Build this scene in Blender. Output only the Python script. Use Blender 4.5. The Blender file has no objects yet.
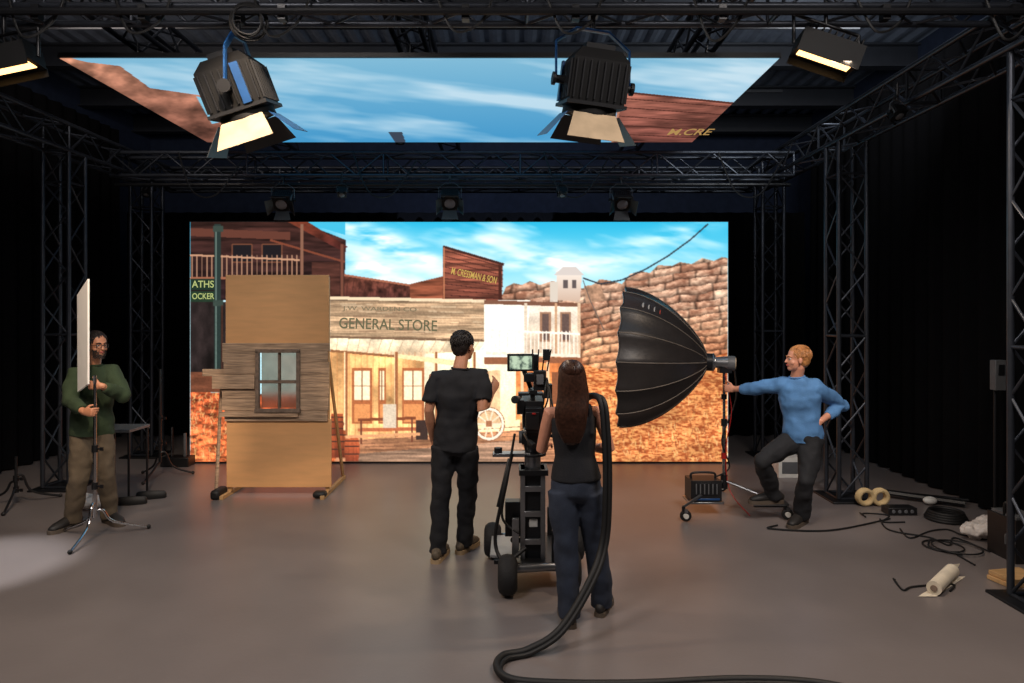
import bpy, bmesh, math, random
import numpy as np
from mathutils import Vector, Matrix
random.seed(7); rng=np.random.RandomState(5)
F=683.0; H=1.95; U0=512.0; V0=315.0
sc=bpy.context.scene
sc.view_settings.view_transform='Standard'
def P(u,v,d): return Vector(((u-U0)/F*d, d, H+(V0-v)/F*d))
def G(u,d,z): return Vector(((u-U0)/F*d, d, z))
def V(*a): return Vector(a)
def s2l1(c):
    c=c/255.0
    return c/12.92 if c<=.04045 else ((c+.055)/1.055)**2.4
def lin(rgb): return (s2l1(rgb[0]),s2l1(rgb[1]),s2l1(rgb[2]),1)

# ---------------------------------------------------------------- materials
def M(name,rgb,rough=.6,metal=0,var=.15,scale=8,bump=0,bscale=60,emit=0,stretch=(1,1,1),spec=None,trans=0):
    m=bpy.data.materials.new(name); m.use_nodes=True
    nt=m.node_tree; b=nt.nodes['Principled BSDF']
    tc=nt.nodes.new('ShaderNodeTexCoord'); mp=nt.nodes.new('ShaderNodeMapping')
    mp.inputs['Scale'].default_value=stretch
    nt.links.new(tc.outputs['Object'],mp.inputs['Vector'])
    n=nt.nodes.new('ShaderNodeTexNoise'); n.inputs['Scale'].default_value=scale; n.inputs['Detail'].default_value=4
    nt.links.new(mp.outputs[0],n.inputs['Vector'])
    r=nt.nodes.new('ShaderNodeValToRGB')
    c=lin(rgb); r.color_ramp.elements[0].position=.3; r.color_ramp.elements[1].position=.7
    r.color_ramp.elements[0].color=tuple(x*(1-var) for x in c[:3])+(1,)
    r.color_ramp.elements[1].color=tuple(min(1,x*(1+var)) for x in c[:3])+(1,)
    nt.links.new(n.outputs['Fac'],r.inputs[0]); nt.links.new(r.outputs[0],b.inputs['Base Color'])
    b.inputs['Roughness'].default_value=rough; b.inputs['Metallic'].default_value=metal
    if spec is not None: b.inputs['Specular IOR Level'].default_value=spec
    if trans: b.inputs['Transmission Weight'].default_value=trans
    if bump:
        n2=nt.nodes.new('ShaderNodeTexNoise'); n2.inputs['Scale'].default_value=bscale
        nt.links.new(mp.outputs[0],n2.inputs['Vector'])
        bp=nt.nodes.new('ShaderNodeBump'); bp.inputs['Strength'].default_value=bump; bp.inputs['Distance'].default_value=.01
        nt.links.new(n2.outputs['Fac'],bp.inputs['Height']); nt.links.new(bp.outputs[0],b.inputs['Normal'])
    if emit:
        b.inputs['Emission Color'].default_value=c; b.inputs['Emission Strength'].default_value=emit
    return m
black=M('black_paint',(20,20,22),.45)
blackm=M('black_metal',(28,29,32),.4,.3)
lampk=M('lamp_housing_black',(11,11,12),.6,spec=.25)
lampf=M('lamp_fin_black',(24,25,28),.55,spec=.3)
rubber=M('rubber',(18,18,19),.6)
alu=M('truss_metal',(58,62,70),.4,.6)
steel=M('steel',(150,152,155),.3,.9)
chrome=M('chrome',(190,190,192),.2,1)
grey=M('grey_plastic',(90,92,95),.5)
white=M('white_plastic',(215,214,208),.5)
curtm=M('curtain_cloth',(9,9,11),.95,spec=.1)
wallm=M('dark_wall',(36,44,62),.9,spec=.2)
roofm=M('roof_sheet',(96,104,118),.6,.1)
beamm=M('roof_beam',(34,37,44),.6)
ply=M('plywood',(222,168,114),.65,var=.07,scale=3,stretch=(1,1,6))
woodw=M('weathered_wood',(178,150,124),.85,var=.42,scale=5,stretch=(1,2,16),bump=.6,bscale=12)
woodg=M('window_wood',(120,102,88),.8,var=.35,scale=8,stretch=(3,3,3))
pine=M('pine',(200,160,110),.6,var=.12,scale=4,stretch=(1,6,6))
blue=M('blue_paint',(24,66,116),.4)
beige=M('beige_metal',(186,164,134),.55)
red=M('red_plastic',(160,25,22),.5)
skinL=M('skin_light',(214,150,122),.5,var=.07,scale=20)
skinM=M('skin_tan',(196,136,104),.5,var=.07,scale=20)
lipm=M('lips',(170,92,84),.45)
eyew=M('eye_white',(190,180,174),.4); eyed=M('iris',(45,35,30),.2)
softb=M('softbox_fabric',(50,47,47),.4,bump=.15,bscale=30)
softw=M('softbox_lining',(225,222,215),.6)
seam=M('seam',(120,112,104),.6)

# ---------------------------------------------------------------- mesh builder
class MB:
    def __init__(s): s.v=[];s.f=[];s.m=[];s.mats=[]
    def mi(s,mat):
        if mat not in s.mats: s.mats.append(mat)
        return s.mats.index(mat)
    def add(s,vs,fs,mat):
        o=len(s.v); s.v+= [tuple(x) for x in vs]; k=s.mi(mat)
        for f in fs: s.f.append(tuple(i+o for i in f)); s.m.append(k)
    def box(s,c,size,mat,R=None):
        c=Vector(c); hx,hy,hz=[x/2 for x in size]; vs=[]
        for z in(-hz,hz):
            for y in(-hy,hy):
                for x in(-hx,hx):
                    p=Vector((x,y,z)); p=R@p if R else p; vs.append(c+p)
        s.add(vs,[(0,2,3,1),(4,5,7,6),(0,1,5,4),(2,6,7,3),(0,4,6,2),(1,3,7,5)],mat)
    def boxb(s,a,b,mat):
        a=Vector(a);b=Vector(b); s.box((a+b)/2,[abs(b[i]-a[i]) for i in range(3)],mat)
    def loft(s,cs,ab,mat,side=(1,0,0),n=12,rnd=False):
        cs=[Vector(c) for c in cs]; ab=[(x,x) if not isinstance(x,tuple) else x for x in ab]
        if rnd:
            t0=(cs[0]-cs[1]).normalized(); t1=(cs[-1]-cs[-2]).normalized()
            r0=min(ab[0]); r1=min(ab[-1])
            pre=[(cs[0]+t0*r0*.9,(ab[0][0]*.4,ab[0][1]*.4)),(cs[0]+t0*r0*.55,(ab[0][0]*.82,ab[0][1]*.82))]
            post=[(cs[-1]+t1*r1*.55,(ab[-1][0]*.82,ab[-1][1]*.82)),(cs[-1]+t1*r1*.9,(ab[-1][0]*.4,ab[-1][1]*.4))]
            cs=[p[0] for p in pre]+cs+[p[0] for p in post]; ab=[p[1] for p in pre]+ab+[p[1] for p in post]
        vs=[];N=len(cs); side=Vector(side)
        for i in range(N):
            t=(cs[min(i+1,N-1)]-cs[max(i-1,0)])
            if t.length<1e-9: t=V(0,0,1)
            t.normalize(); sd=side-t*side.dot(t)
            if sd.length<1e-3:
                sd=V(0,1,0)-t*t.y
                if sd.length<1e-3: sd=V(1,0,0)-t*t.x
            sd.normalize(); nn=t.cross(sd)
            for k in range(n):
                a=2*math.pi*k/n
                vs.append(cs[i]+sd*(ab[i][0]*math.cos(a))+nn*(ab[i][1]*math.sin(a)))
            side=sd
        fs=[]
        for i in range(N-1):
            for k in range(n):
                fs.append((i*n+k,i*n+(k+1)%n,(i+1)*n+(k+1)%n,(i+1)*n+k))
        fs.append(tuple(reversed(range(n)))); fs.append(tuple((N-1)*n+k for k in range(n)))
        s.add(vs,fs,mat)
    def cyl(s,a,b,r,mat,r2=None,n=12): s.loft([a,b],[r,r if r2 is None else r2],mat,n=n,side=(.31,.72,.11))
    def path(s,pts,r,mat,n=8): s.loft(pts,[r]*len(pts),mat,n=n,side=(0.1,0.05,1))
    def ball(s,c,r,mat,R=None,nu=16,nv=10):
        c=Vector(c)
        if not isinstance(r,(tuple,list)): r=(r,r,r)
        vs=[];fs=[]
        def q(x,y,z):
            p=Vector((x*r[0],y*r[1],z*r[2])); return c+(R@p if R else p)
        vs.append(q(0,0,1))
        for j in range(1,nv):
            th=math.pi*j/nv
            for i in range(nu):
                ph=2*math.pi*i/nu; vs.append(q(math.sin(th)*math.cos(ph),math.sin(th)*math.sin(ph),math.cos(th)))
        vs.append(q(0,0,-1)); L=len(vs)-1
        for i in range(nu): fs.append((0,1+i,1+(i+1)%nu))
        for j in range(nv-2):
            for i in range(nu):
                a=1+j*nu+i;b=1+j*nu+(i+1)%nu; fs.append((a,a+nu,b+nu,b))
        o=1+(nv-2)*nu
        for i in range(nu): fs.append((L,o+(i+1)%nu,o+i))
        s.add(vs,fs,mat)
    def torus(s,c,axis,R,r,mat,n=28,m=8,sq=1):
        c=Vector(c); ax=Vector(axis).normalized(); x=ax.orthogonal().normalized(); y=ax.cross(x); vs=[];fs=[]
        for i in range(n):
            a=2*math.pi*i/n; d=x*math.cos(a)+y*math.sin(a)
            for j in range(m):
                b=2*math.pi*j/m; vs.append(c+d*(R+r*math.cos(b))+ax*(r*sq*math.sin(b)))
        for i in range(n):
            for j in range(m):
                fs.append((i*m+j,((i+1)%n)*m+j,((i+1)%n)*m+(j+1)%m,i*m+(j+1)%m))
        s.add(vs,fs,mat)
    def obj(s,name,parent=None,smooth=True,bevel=0,ang=35):
        me=bpy.data.meshes.new(name); me.from_pydata(s.v,[],s.f); me.update()
        for m in s.mats: me.materials.append(m)
        me.polygons.foreach_set('material_index',s.m)
        if smooth:
            me.polygons.foreach_set('use_smooth',[True]*len(s.f)); me.set_sharp_from_angle(angle=math.radians(ang))
        bm=bmesh.new(); bm.from_mesh(me); bmesh.ops.recalc_face_normals(bm,faces=bm.faces); bm.to_mesh(me); bm.free()
        o=bpy.data.objects.new(name,me); sc.collection.objects.link(o)
        if parent: o.parent=parent
        if bevel:
            b=o.modifiers.new('bevel','BEVEL'); b.width=bevel; b.segments=2; b.limit_method='ANGLE'
        return o
def empty(name):
    o=bpy.data.objects.new(name,None); sc.collection.objects.link(o); o.empty_display_size=.1; return o
def crom(pts,k=8):
    pts=[Vector(p) for p in pts]; q=[pts[0]]+pts+[pts[-1]]; out=[]
    for i in range(1,len(q)-2):
        p0,p1,p2,p3=q[i-1],q[i],q[i+1],q[i+2]
        for j in range(k):
            t=j/k; out.append(.5*((2*p1)+(p2-p0)*t+(2*p0-5*p1+4*p2-p3)*t*t+(3*p1-p0-3*p2+p3)*t**3))
    out.append(pts[-1]); return out
def remesh(o,vox,sm=4,disp=0,dsz=.1,depth=2):
    m=o.modifiers.new('r','REMESH'); m.mode='VOXEL'; m.voxel_size=vox; m.use_smooth_shade=True
    if sm: s=o.modifiers.new('s','SMOOTH'); s.factor=.5; s.iterations=sm
    if disp:
        t=bpy.data.textures.new('folds','CLOUDS'); t.noise_scale=dsz; t.noise_depth=depth
        d=o.modifiers.new('d','DISPLACE'); d.texture=t; d.strength=disp; d.mid_level=.5; d.texture_coords='LOCAL'

# ---------------------------------------------------------------- room shell
def slab(name,a,b,mat):
    mb=MB(); mb.boxb(a,b,mat); return mb.obj(name,smooth=False)
fm=M('studio_floor',(120,112,110),.34,var=.1,scale=1.2,bump=.05,bscale=40)
slab('floor',(-7.5,-2.5,-.1),(6.2,14.2,0),fm)
slab('wall_left',(-7.4,-2.5,0),(-7.2,14.2,6.4),wallm)
slab('wall_right',(5.7,-2.5,0),(5.9,14.2,6.4),wallm)
slab('wall_back',(-7.5,13.6,0),(6.0,13.8,6.4),wallm)
mb=MB(); xs=np.arange(-7.4,5.9,.06); prof=[0,.04,.04,0]
vs=[];fs=[]
for i,x in enumerate(xs):
    z=5.75+prof[i%4]; vs+=[(x,-2.5,z),(x,13.7,z)]
for i in range(len(xs)-1): fs.append((2*i,2*i+1,2*i+3,2*i+2))
mb.add(vs,fs,roofm); mb.obj('ceiling',smooth=False)
rb=empty('roof_beams')
mb=MB()
for y in (4.2,6.0,7.8,9.6,11.4,13.0):
    mb.boxb((-7.2,y-.09,5.42),(5.7,y+.09,5.44),beamm); mb.boxb((-7.2,y-.09,5.72),(5.7,y+.09,5.745),beamm); mb.boxb((-7.2,y-.01,5.44),(5.7,y+.01,5.74),beamm)
mb.obj('purlins',rb,smooth=False)
def curtain(name,x0,y0,x1,y1,z0,z1,amp=.05,wl=.28):
    mb=MB(); L=math.hypot(x1-x0,y1-y0); n=int(L/.035); tx,ty=(x1-x0)/L,(y1-y0)/L; vs=[];fs=[]
    for i in range(n+1):
        s=L*i/n; a=amp*math.sin(2*math.pi*s/wl+math.sin(s*2.1)); 
        for z,k in((z0,1.2),(.5*(z0+z1),1),(z1,.6)):
            vs.append((x0+tx*s-ty*a*k,y0+ty*s+tx*a*k,z))
    for i in range(n):
        for j in range(2): fs.append((i*3+j,(i+1)*3+j,(i+1)*3+j+1,i*3+j+1))
    mb.add(vs,fs,curtm); return mb.obj(name,ang=180)
curtain('black_curtain',4.75,2.0,4.75,10.9,.02,4.9)
curtain('black_curtain',-6.3,2.0,-6.3,10.9,.02,4.9)
curtain('black_curtain',-6.2,11.0,4.7,11.0,.02,3.6)

# ---------------------------------------------------------------- LED content painter
TAB=rng.rand(256,256)
def vn(x,y):
    xi=np.floor(x).astype(int); yi=np.floor(y).astype(int); fx=x-xi; fy=y-yi
    fx=fx*fx*(3-2*fx); fy=fy*fy*(3-2*fy)
    a=TAB[xi%256,yi%256];b=TAB[(xi+1)%256,yi%256];c=TAB[xi%256,(yi+1)%256];d=TAB[(xi+1)%256,(yi+1)%256]
    return (a*(1-fx)+b*fx)*(1-fy)+(c*(1-fx)+d*fx)*fy
def fbm(x,y,o=4):
    s=0;a=.5;t=0
    for i in range(o): s=s+a*vn(x*2**i+17*i,y*2**i+9*i); t+=a; a*=.55
    return s/t
class Canvas:
    def __init__(s,U,V): s.U=U;s.V=V;s.C=np.zeros((len(U),3))
    def mask(s,pts):
        U,V=s.U,s.V; p=np.array(pts,float)
        idx=np.where((U>=p[:,0].min())&(U<=p[:,0].max())&(V>=p[:,1].min())&(V<=p[:,1].max()))[0]
        x=U[idx];y=V[idx]; ins=np.zeros(len(idx),bool); n=len(p)
        for i in range(n):
            x1,y1=p[i];x2,y2=p[(i+1)%n]
            if y1==y2: continue
            c=((y1>y)!=(y2>y))&(x<(x2-x1)*(y-y1)/(y2-y1)+x1); ins^=c
        return idx[ins]
    def poly(s,pts,col,col2=None,tex=None,amp=.3,alpha=1.0):
        k=s.mask(pts)
        if len(k)==0: return
        c=np.tile(np.array(col,float),(len(k),1))
        if col2 is not None:
            vv=s.V[k]; t=((vv-vv.min())/max(1e-6,vv.max()-vv.min()))[:,None]; c=c*(1-t)+np.array(col2,float)*t
        if tex:
            f=fbm(s.U[k]*tex[0]+3,s.V[k]*tex[1]+5)[:,None]; c=c*(1+amp*2*(f-.5)*1.6)
        s.C[k]=s.C[k]*(1-alpha)+c*alpha
    def rect(s,a,b,c,d,*x,**k): s.poly([(a,b),(c,b),(c,d),(a,d)],*x,**k)
    def line(s,pts,w,col,alpha=1.0):
        for (a,b),(c,d) in zip(pts[:-1],pts[1:]):
            L=math.hypot(c-a,d-b)+1e-6; nx,ny=-(d-b)/L*w/2,(c-a)/L*w/2
            s.poly([(a+nx,b+ny),(c+nx,d+ny),(c-nx,d-ny),(a-nx,b-ny)],col,alpha=alpha)
    def cloud(s,cx,cy,rx,ry,ang,al):
        x=s.U-cx;y=s.V-cy; c,n=math.cos(ang),math.sin(ang); p=(x*c+y*n)/rx; q=(-x*n+y*c)/ry
        f=fbm(s.U*.03+cx,s.V*.12+cy,4); m=np.clip(np.exp(-(p*p+q*q))*al*np.clip((f-.25)*3.2,0,1.3),0,.95)[:,None]
        s.C=s.C*(1-m)+np.array([250,252,252.])*m
def sky(cv,k,v0,v1,ca,cb,cloud=1,gain=3.0,th=.5,sl=.28,sx=.009,sy=.045,mx=.85):
    U=cv.U[k];Vv=cv.V[k]; t=np.clip((Vv-v0)/(v1-v0),0,1)[:,None]
    c=np.array(ca,float)*(1-t)+np.array(cb,float)*t
    f=fbm((U+Vv*1.2)*sx+2,(Vv-U*sl)*sy,4); m=np.clip((f-th)*gain*cloud,0,mx)[:,None]
    cv.C[k]=c*(1-m)+np.array([246,250,252.])*m
def emis_mat(name,strength):
    m=bpy.data.materials.new(name); m.use_nodes=True; nt=m.node_tree; nt.nodes.clear()
    a=nt.nodes.new('ShaderNodeVertexColor'); a.layer_name='led'
    e=nt.nodes.new('ShaderNodeEmission'); e.inputs[1].default_value=strength; o=nt.nodes.new('ShaderNodeOutputMaterial')
    nt.links.new(a.outputs[0],e.inputs[0]); nt.links.new(e.outputs[0],o.inputs[0]); return m
def led_mesh(name,pts,nx,ny,cols,mat,parent):
    me=bpy.data.meshes.new(name)
    i=np.arange((nx-1)*(ny-1)); r=i//(nx-1); c=i%(nx-1); a=r*nx+c
    q=np.stack([a,a+1,a+nx+1,a+nx],1)
    me.from_pydata(pts.tolist(),[],q.tolist()); me.update()
    at=me.color_attributes.new('led','FLOAT_COLOR','POINT')
    cc=np.clip(cols,0,255)/255; l=np.where(cc<=.04045,cc/12.92,((cc+.055)/1.055)**2.4)
    at.data.foreach_set('color',np.concatenate([l,np.ones((len(l),1))],1).ravel())
    me.materials.append(mat); o=bpy.data.objects.new(name,me); sc.collection.objects.link(o); o.parent=parent; return o
def flat_emit(name,rgb,st=1):
    m=bpy.data.materials.new(name); m.use_nodes=True; nt=m.node_tree; nt.nodes.clear()
    e=nt.nodes.new('ShaderNodeEmission'); e.inputs[0].default_value=lin(rgb); e.inputs[1].default_value=st
    o=nt.nodes.new('ShaderNodeOutputMaterial'); nt.links.new(e.outputs[0],o.inputs[0]); return m
def text(name,body,loc,rot,w,h,mat,parent):
    cu=bpy.data.curves.new(name,'FONT'); cu.body=body; cu.size=1; cu.align_x='CENTER'; cu.align_y='CENTER'; cu.offset=.012
    o=bpy.data.objects.new(name,cu); sc.collection.objects.link(o); cu.materials.append(mat)
    bpy.context.view_layer.update()
    dx,dy=max(o.dimensions.x,.01),max(o.dimensions.y,.01)
    o.location=loc; o.rotation_euler=rot; o.scale=(w/dx,h/dy,1); o.parent=parent; return o

DW=9.0; x0,x1=(190-U0)/F*DW,(728-U0)/F*DW; zt=H+(V0-222)/F*DW; zb=.02
nx,ny=900,404
X,Z=np.meshgrid(np.linspace(x0,x1,nx),np.linspace(zt,zb,ny)); X=X.ravel();Z=Z.ravel()
U=U0+X*F/DW; Vv=V0-(Z-H)*F/DW
cv=Canvas(U,Vv)
sky(cv,np.arange(len(U)),222,298,(36,174,216),(186,230,240),gain=3.0,th=.52)
cv.cloud(390,246,62,13,.42,1.1); cv.cloud(372,268,50,12,.3,.9); cv.cloud(430,262,40,8,.3,.8); cv.cloud(545,262,60,12,.1,1.0); cv.cloud(500,240,60,6,.1,.5); cv.cloud(660,238,60,8,-.25,.5); cv.cloud(610,262,40,8,-.1,.6)
R=cv.rect; Q=cv.poly; LN=cv.line
# rocky hill: layered blocks
hill=[(500,300),(506,287),(514,283),(522,285),(530,281),(540,285),(552,281),(566,283),(578,289),(590,287),(600,279),(612,281),(622,284),(630,274),(640,271),(650,273),(658,265),(672,266),(680,262),(692,264),(702,258),(714,261),(722,257),(728,258),(728,470),(500,470)]
Q(hill,(196,140,104))
k=cv.mask(hill); u=cv.U[k];v=cv.V[k]
wv=v+u*.16+6*(fbm(u*.05,v*.05,3)-.5)
wu=u+8*(fbm(u*.06+7,v*.06+3,3)-.5)
# irregular strata rows broken into blocks
row=np.floor(wv/7.5); fr_=wv/7.5-row
off=TAB[(row.astype(int))%256,3]*30; wid=16+TAB[(row.astype(int))%256,9]*22
cu_=(wu+off)/wid; colm=np.floor(cu_); fc=cu_-colm
tone=TAB[(row.astype(int)*7+colm.astype(int)*13)%256,(colm.astype(int)*5+row.astype(int))%256]
a_=fbm(u*.05,wv*.1,4); c_=fbm(u*.25,wv*.5,4)
shade=np.clip(1.12-.75*np.clip(fr_-.15,0,1)**1.6,.3,1.1)*np.clip(.55+np.minimum(fc,1-fc)*wid/4.5,.55,1)
t=np.clip(.15+.55*tone+1.1*(a_-.5)+.9*(c_-.5),0,1)[:,None]
col=(np.array([146,98,76])*(1-t)+np.array([240,204,174])*t)*shade[:,None]*(.8+.4*c_)[:,None]
w=np.clip((v-300)/80,0,1)[:,None]; col=col*(1-w)+col*np.array([1.04,.86,.68])*w
cv.C[k]=col
# scrub ground on right
k=cv.mask([(575,362),(610,372),(640,376),(690,366),(728,352),(728,470),(575,470)]); u=cv.U[k];v=cv.V[k]
g=fbm(u*.3,v*.9,4); t=np.clip((g-.33)*3,0,1)[:,None]; h=fbm(u*.03,v*.08,3)[:,None]
cv.C[k]=(np.array([158,74,38])*(1-t)+np.array([246,166,98])*t)*(.74+.56*h)
Q([(190,392),(345,396),(345,470),(190,470)],(184,82,46),(218,108,60),tex=(.15,.35),amp=.6)
for i in range(620):
    a=random.choice([random.uniform(190,226),random.uniform(580,728),random.uniform(580,728)]); b=random.uniform(396,463); s=random.uniform(2,7)
    LN([(a,b),(a+random.uniform(-3,3),b-s)],.8,random.choice([(250,212,144),(116,56,34),(222,174,100)]),alpha=.6)
# left saloon building
Q([(190,222),(300,222),(346,240),(344,300),(190,300)],(56,32,28),(34,22,24),tex=(.03,.3),amp=.5)
Q([(302,222),(345,222),(345,235)],(60,180,216))
Q([(288,222),(308,222),(348,247),(340,250)],(110,50,34),(66,30,28),tex=(.1,.2))
Q([(190,228),(290,232),(290,240),(190,236)],(92,52,42))
for (a,b) in((232,252),(262,282)): R(a,244,b,262,(24,22,26)); LN([(a,244),(b,244),(b,262),(a,262),(a,244)],1.2,(110,66,48))
for x in range(192,300,5): LN([(x,255),(x,278)],1.1,(170,126,100))
LN([(190,255),(300,260)],1.8,(190,142,112)); LN([(190,278),(300,279)],2.5,(150,92,68))
LN([(270,240),(345,262)],2,(120,62,44)); LN([(302,224),(302,300)],3.2,(130,90,72)); LN([(342,244),(342,300)],2.5,(110,66,52))
R(312,262,340,300,(70,40,34),tex=(.05,.4))
R(190,279,216,290,(26,44,34)); R(190,291,216,302,(30,50,36))
R(190,302,226,372,(30,24,24),tex=(.1,.05),amp=.5); R(190,372,226,392,(104,60,42),tex=(.05,.3))
R(214.5,224,221,372,(34,48,46)); LN([(216,226),(216,370)],1.2,(100,120,112)); R(213,300,223,306,(50,64,58)); R(213,226,223,232,(50,64,58))
LN([(222,305),(222,392)],1.5,(70,40,30))
# back roof
Q([(344,274),(352,276),(408,284),(446,292),(446,300),(344,298)],(98,54,42),(70,38,34),tex=(.2,.2),amp=.5)
LN([(344,275),(408,285),(446,294)],2,(160,96,72))
for i in range(16): LN([(348+i*6,278+i*.9),(346+i*6,298)],.6,(56,30,26),alpha=.7)
Q([(410,284),(444,276),(444,300),(410,300)],(126,68,48),tex=(.04,.4),amp=.4)
# tall sign facade
Q([(443,246),(503,264),(502,301),(443,301)],(140,78,60),(108,58,46),tex=(.03,.5),amp=.5)
for i in range(9): LN([(443,250+i*5.6),(503,267+i*4)],.7,(66,34,30))
LN([(443,246.5),(504,264.5)],2.4,(60,34,30)); LN([(444,247),(444,300)],1.5,(190,120,84))
LN([(500,265),(500,300)],3,(66,34,28))
# general store fascia
Q([(330,297),(486,300),(486,342),(330,338)],(176,144,112),(208,172,134),tex=(.02,.45),amp=.4)
for i in range(8): LN([(330,301+i*5),(486,304+i*5)],.6,(120,94,74),alpha=.7)
for i in range(40): a=random.uniform(332,480); b=random.uniform(302,334); LN([(a,b),(a+random.uniform(6,26),b+.4)],random.uniform(.8,2),random.choice([(232,206,170),(120,90,70)]),alpha=.4)
LN([(330,298),(486,301)],3,(236,212,176)); LN([(330,337),(486,341)],2.5,(120,92,70))
# porch roof
Q([(330,338),(486,342),(470,362),(330,350)],(255,236,200),(226,186,144),tex=(.1,.1),amp=.2)
for i in range(14): LN([(338+i*11,339),(336+i*10.4,352)],.8,(180,150,120),alpha=.7)
LN([(330,351),(470,363)],3,(146,96,62))
# porch interior
Q([(330,352),(470,364),(470,440),(330,440)],(255,186,118),(255,196,126),tex=(.05,.05),amp=.3)
for i in range(22): LN([(331+i*6,352),(331+i*6,440)],.7,(196,118,66),alpha=.6)
for a,b in((352,372),(378,386),(402,424)):
    R(a,368,b,424,(176,100,60)); R(a+2,371,b-2,400,(255,240,200)); LN([((a+b)/2,370),((a+b)/2,402)],1,(140,82,50)); LN([(a,386),(b,386)],1,(140,82,50)); R(a+2,404,b-2,422,(226,146,88))
# bright wall centre
Q([(424,354),(520,348),(520,440),(424,442)],(255,250,222),(255,226,170),tex=(.04,.04),amp=.1)
Q([(470,372),(500,370),(500,424),(470,426)],(255,208,156),tex=(.1,.05),amp=.2)
for a in(346,396,436,474): LN([(a,352),(a,444)],3.4,(160,98,62)); LN([(a-1.4,352),(a-1.4,444)],1,(255,226,176))
Q([(398,354),(470,362),(470,368),(398,358)],(255,226,170))
# white hotel
Q([(484,300),(578,304),(580,356),(484,358)],(246,232,214),(230,200,170),tex=(.03,.1),amp=.14)
Q([(484,300),(530,300),(526,356),(484,358)],(255,252,240)); Q([(484,300),(580,303),(580,307),(484,304)],(120,80,62))
for a in(540,560): R(a,312,a+11,342,(160,118,92)); R(a+2,314,a+9,340,(96,76,70))
LN([(556,303),(556,358)],2.5,(200,156,120)); LN([(579,303),(579,360)],3,(220,188,156)); LN([(526,303),(526,358)],3,(224,204,180))
LN([(486,330),(580,334)],2,(255,246,230)); LN([(486,353),(580,356)],3,(250,232,208))
for i in range(24): LN([(488+i*3.9,331),(488+i*3.9,354)],1,(255,242,224))
Q([(484,357),(582,358),(582,366),(484,364)],(146,90,62))
Q([(516,362),(582,364),(582,412),(516,420)],(216,124,70),(240,146,82),tex=(.08,.1),amp=.4)
for a in(522,548,574): LN([(a,362),(a,416)],3,(240,200,156))
R(528,372,542,408,(120,68,46)); R(552,372,568,404,(140,84,56))
# tower house
Q([(556,272),(563,268),(575,268),(582,274),(580,302),(558,300)],(236,226,216),(200,172,152)); Q([(554,275),(563,267),(576,267),(584,275)],(206,196,190)); R(563,280,568,288,(90,80,80)); R(572,280,576,288,(90,80,80))
R(550,282,558,302,(210,198,184))
Q([(584,286),(600,284),(606,300),(586,304)],(170,130,104),tex=(.2,.2))
LN([(708,224),(690,240),(668,256),(646,269),(622,280),(600,284),(583,278)],1.4,(40,46,56))
LN([(583,280),(590,300),(604,330)],.8,(90,80,76))
# foreground street
Q([(345,440),(520,430),(580,412),(600,470),(330,470)],(206,142,98),(170,116,84),tex=(.03,.3),amp=.35)
for i in range(9): LN([(350+i*5,438+i*3),(560,424+i*5)],.8,(110,72,54),alpha=.7)
Q([(345,455),(520,440),(530,463),(345,464)],(160,124,100),tex=(.02,.5),amp=.4)
for a,b,r in((338,444,9),(352,449,8),(337,424,7)):
    Q([(a-r*.8,b-r*1.5),(a+r*.8,b-r*1.5),(a+r,b),(a+r*.8,b+r*1.5),(a-r*.8,b+r*1.5),(a-r,b)],(190,92,54),(120,54,36),tex=(.3,.02),amp=.3)
    for t in(-1,-.3,.6): LN([(a-r*.9,b+r*t),(a+r*.9,b+r*t)],1.2,(60,40,34))
LN([(358,420),(416,418)],3,(130,70,44)); LN([(358,430),(416,429)],3.5,(190,104,66)); LN([(361,420),(361,444)],2,(110,60,44)); LN([(412,418),(412,442)],2,(110,60,44))
R(383,404,396,428,(220,200,174)); R(416,420,428,440,(60,44,40))
LN([(345,437),(420,434)],3,(226,160,112))
# wagon wheel
for wd,cl_ in((4.2,(150,96,66)),(2.6,(252,238,216))):
    for i in range(28):
        a=2*math.pi*i/28;b=2*math.pi*(i+1)/28; LN([(489+14*math.cos(a),424+15*math.sin(a)),(489+14*math.cos(b),424+15*math.sin(b))],wd,cl_)
for i in range(10):
    a=2*math.pi*i/10; LN([(489,424),(489+13*math.cos(a),424+14*math.sin(a))],1.5,(250,226,196))
k=cv.mask([(486,421),(492,421),(492,427),(486,427)]); cv.C[k]=(170,110,76)
nsk=cv.V>300; cv.C[nsk]*=(.86+.28*fbm(cv.U[nsk]*.9,cv.V[nsk]*.9,3))[:,None]
I=cv.C.reshape(ny,nx,3); J_=np.pad(I,((1,1),(1,1),(0,0)),mode='edge')
I=.4*I+.15*(J_[:-2,1:-1]+J_[2:,1:-1]+J_[1:-1,:-2]+J_[1:-1,2:]); cv.C=I.reshape(-1,3)
cv.C=cv.C*.97+np.array([255,224,196.])*.03
led=empty('led_video_wall')
pts=np.stack([X,np.full_like(X,DW),Z],1)
ledm=emis_mat('led_pixels',1.28)
led_mesh('screen_face',pts,nx,ny,cv.C,ledm,led)
mb=MB(); mb.boxb((x0-.01,DW+.005,0),(x1+.01,DW+.12,zt+.01),black)
for i in range(8):
    xx=x0+(x1-x0)*i/7; mb.boxb((xx-.03,DW+.12,0),(xx+.03,DW+.2,zt),blackm); mb.cyl((xx,DW+.18,zt*.8),(xx,DW+1.0,.03),.02,blackm,n=6)
mb.boxb((x0,DW-.03,0),(x1,DW+.02,.02),black)
mb.obj('cabinet_frame',led)
rx=math.pi/2
ty=flat_emit('sign_yellow',(210,176,92)); tg=flat_emit('sign_green',(112,108,82)); tg2=flat_emit('sign_green_faded',(136,122,96)); tc=flat_emit('sign_cream',(186,196,124))
def wtext(n,b,u,v,wp,hp,ang,mat): 
    p=P(u,v,DW-.004); text(n,b,p,(rx,ang,0),wp/F*DW,hp/F*DW,mat,led)
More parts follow.
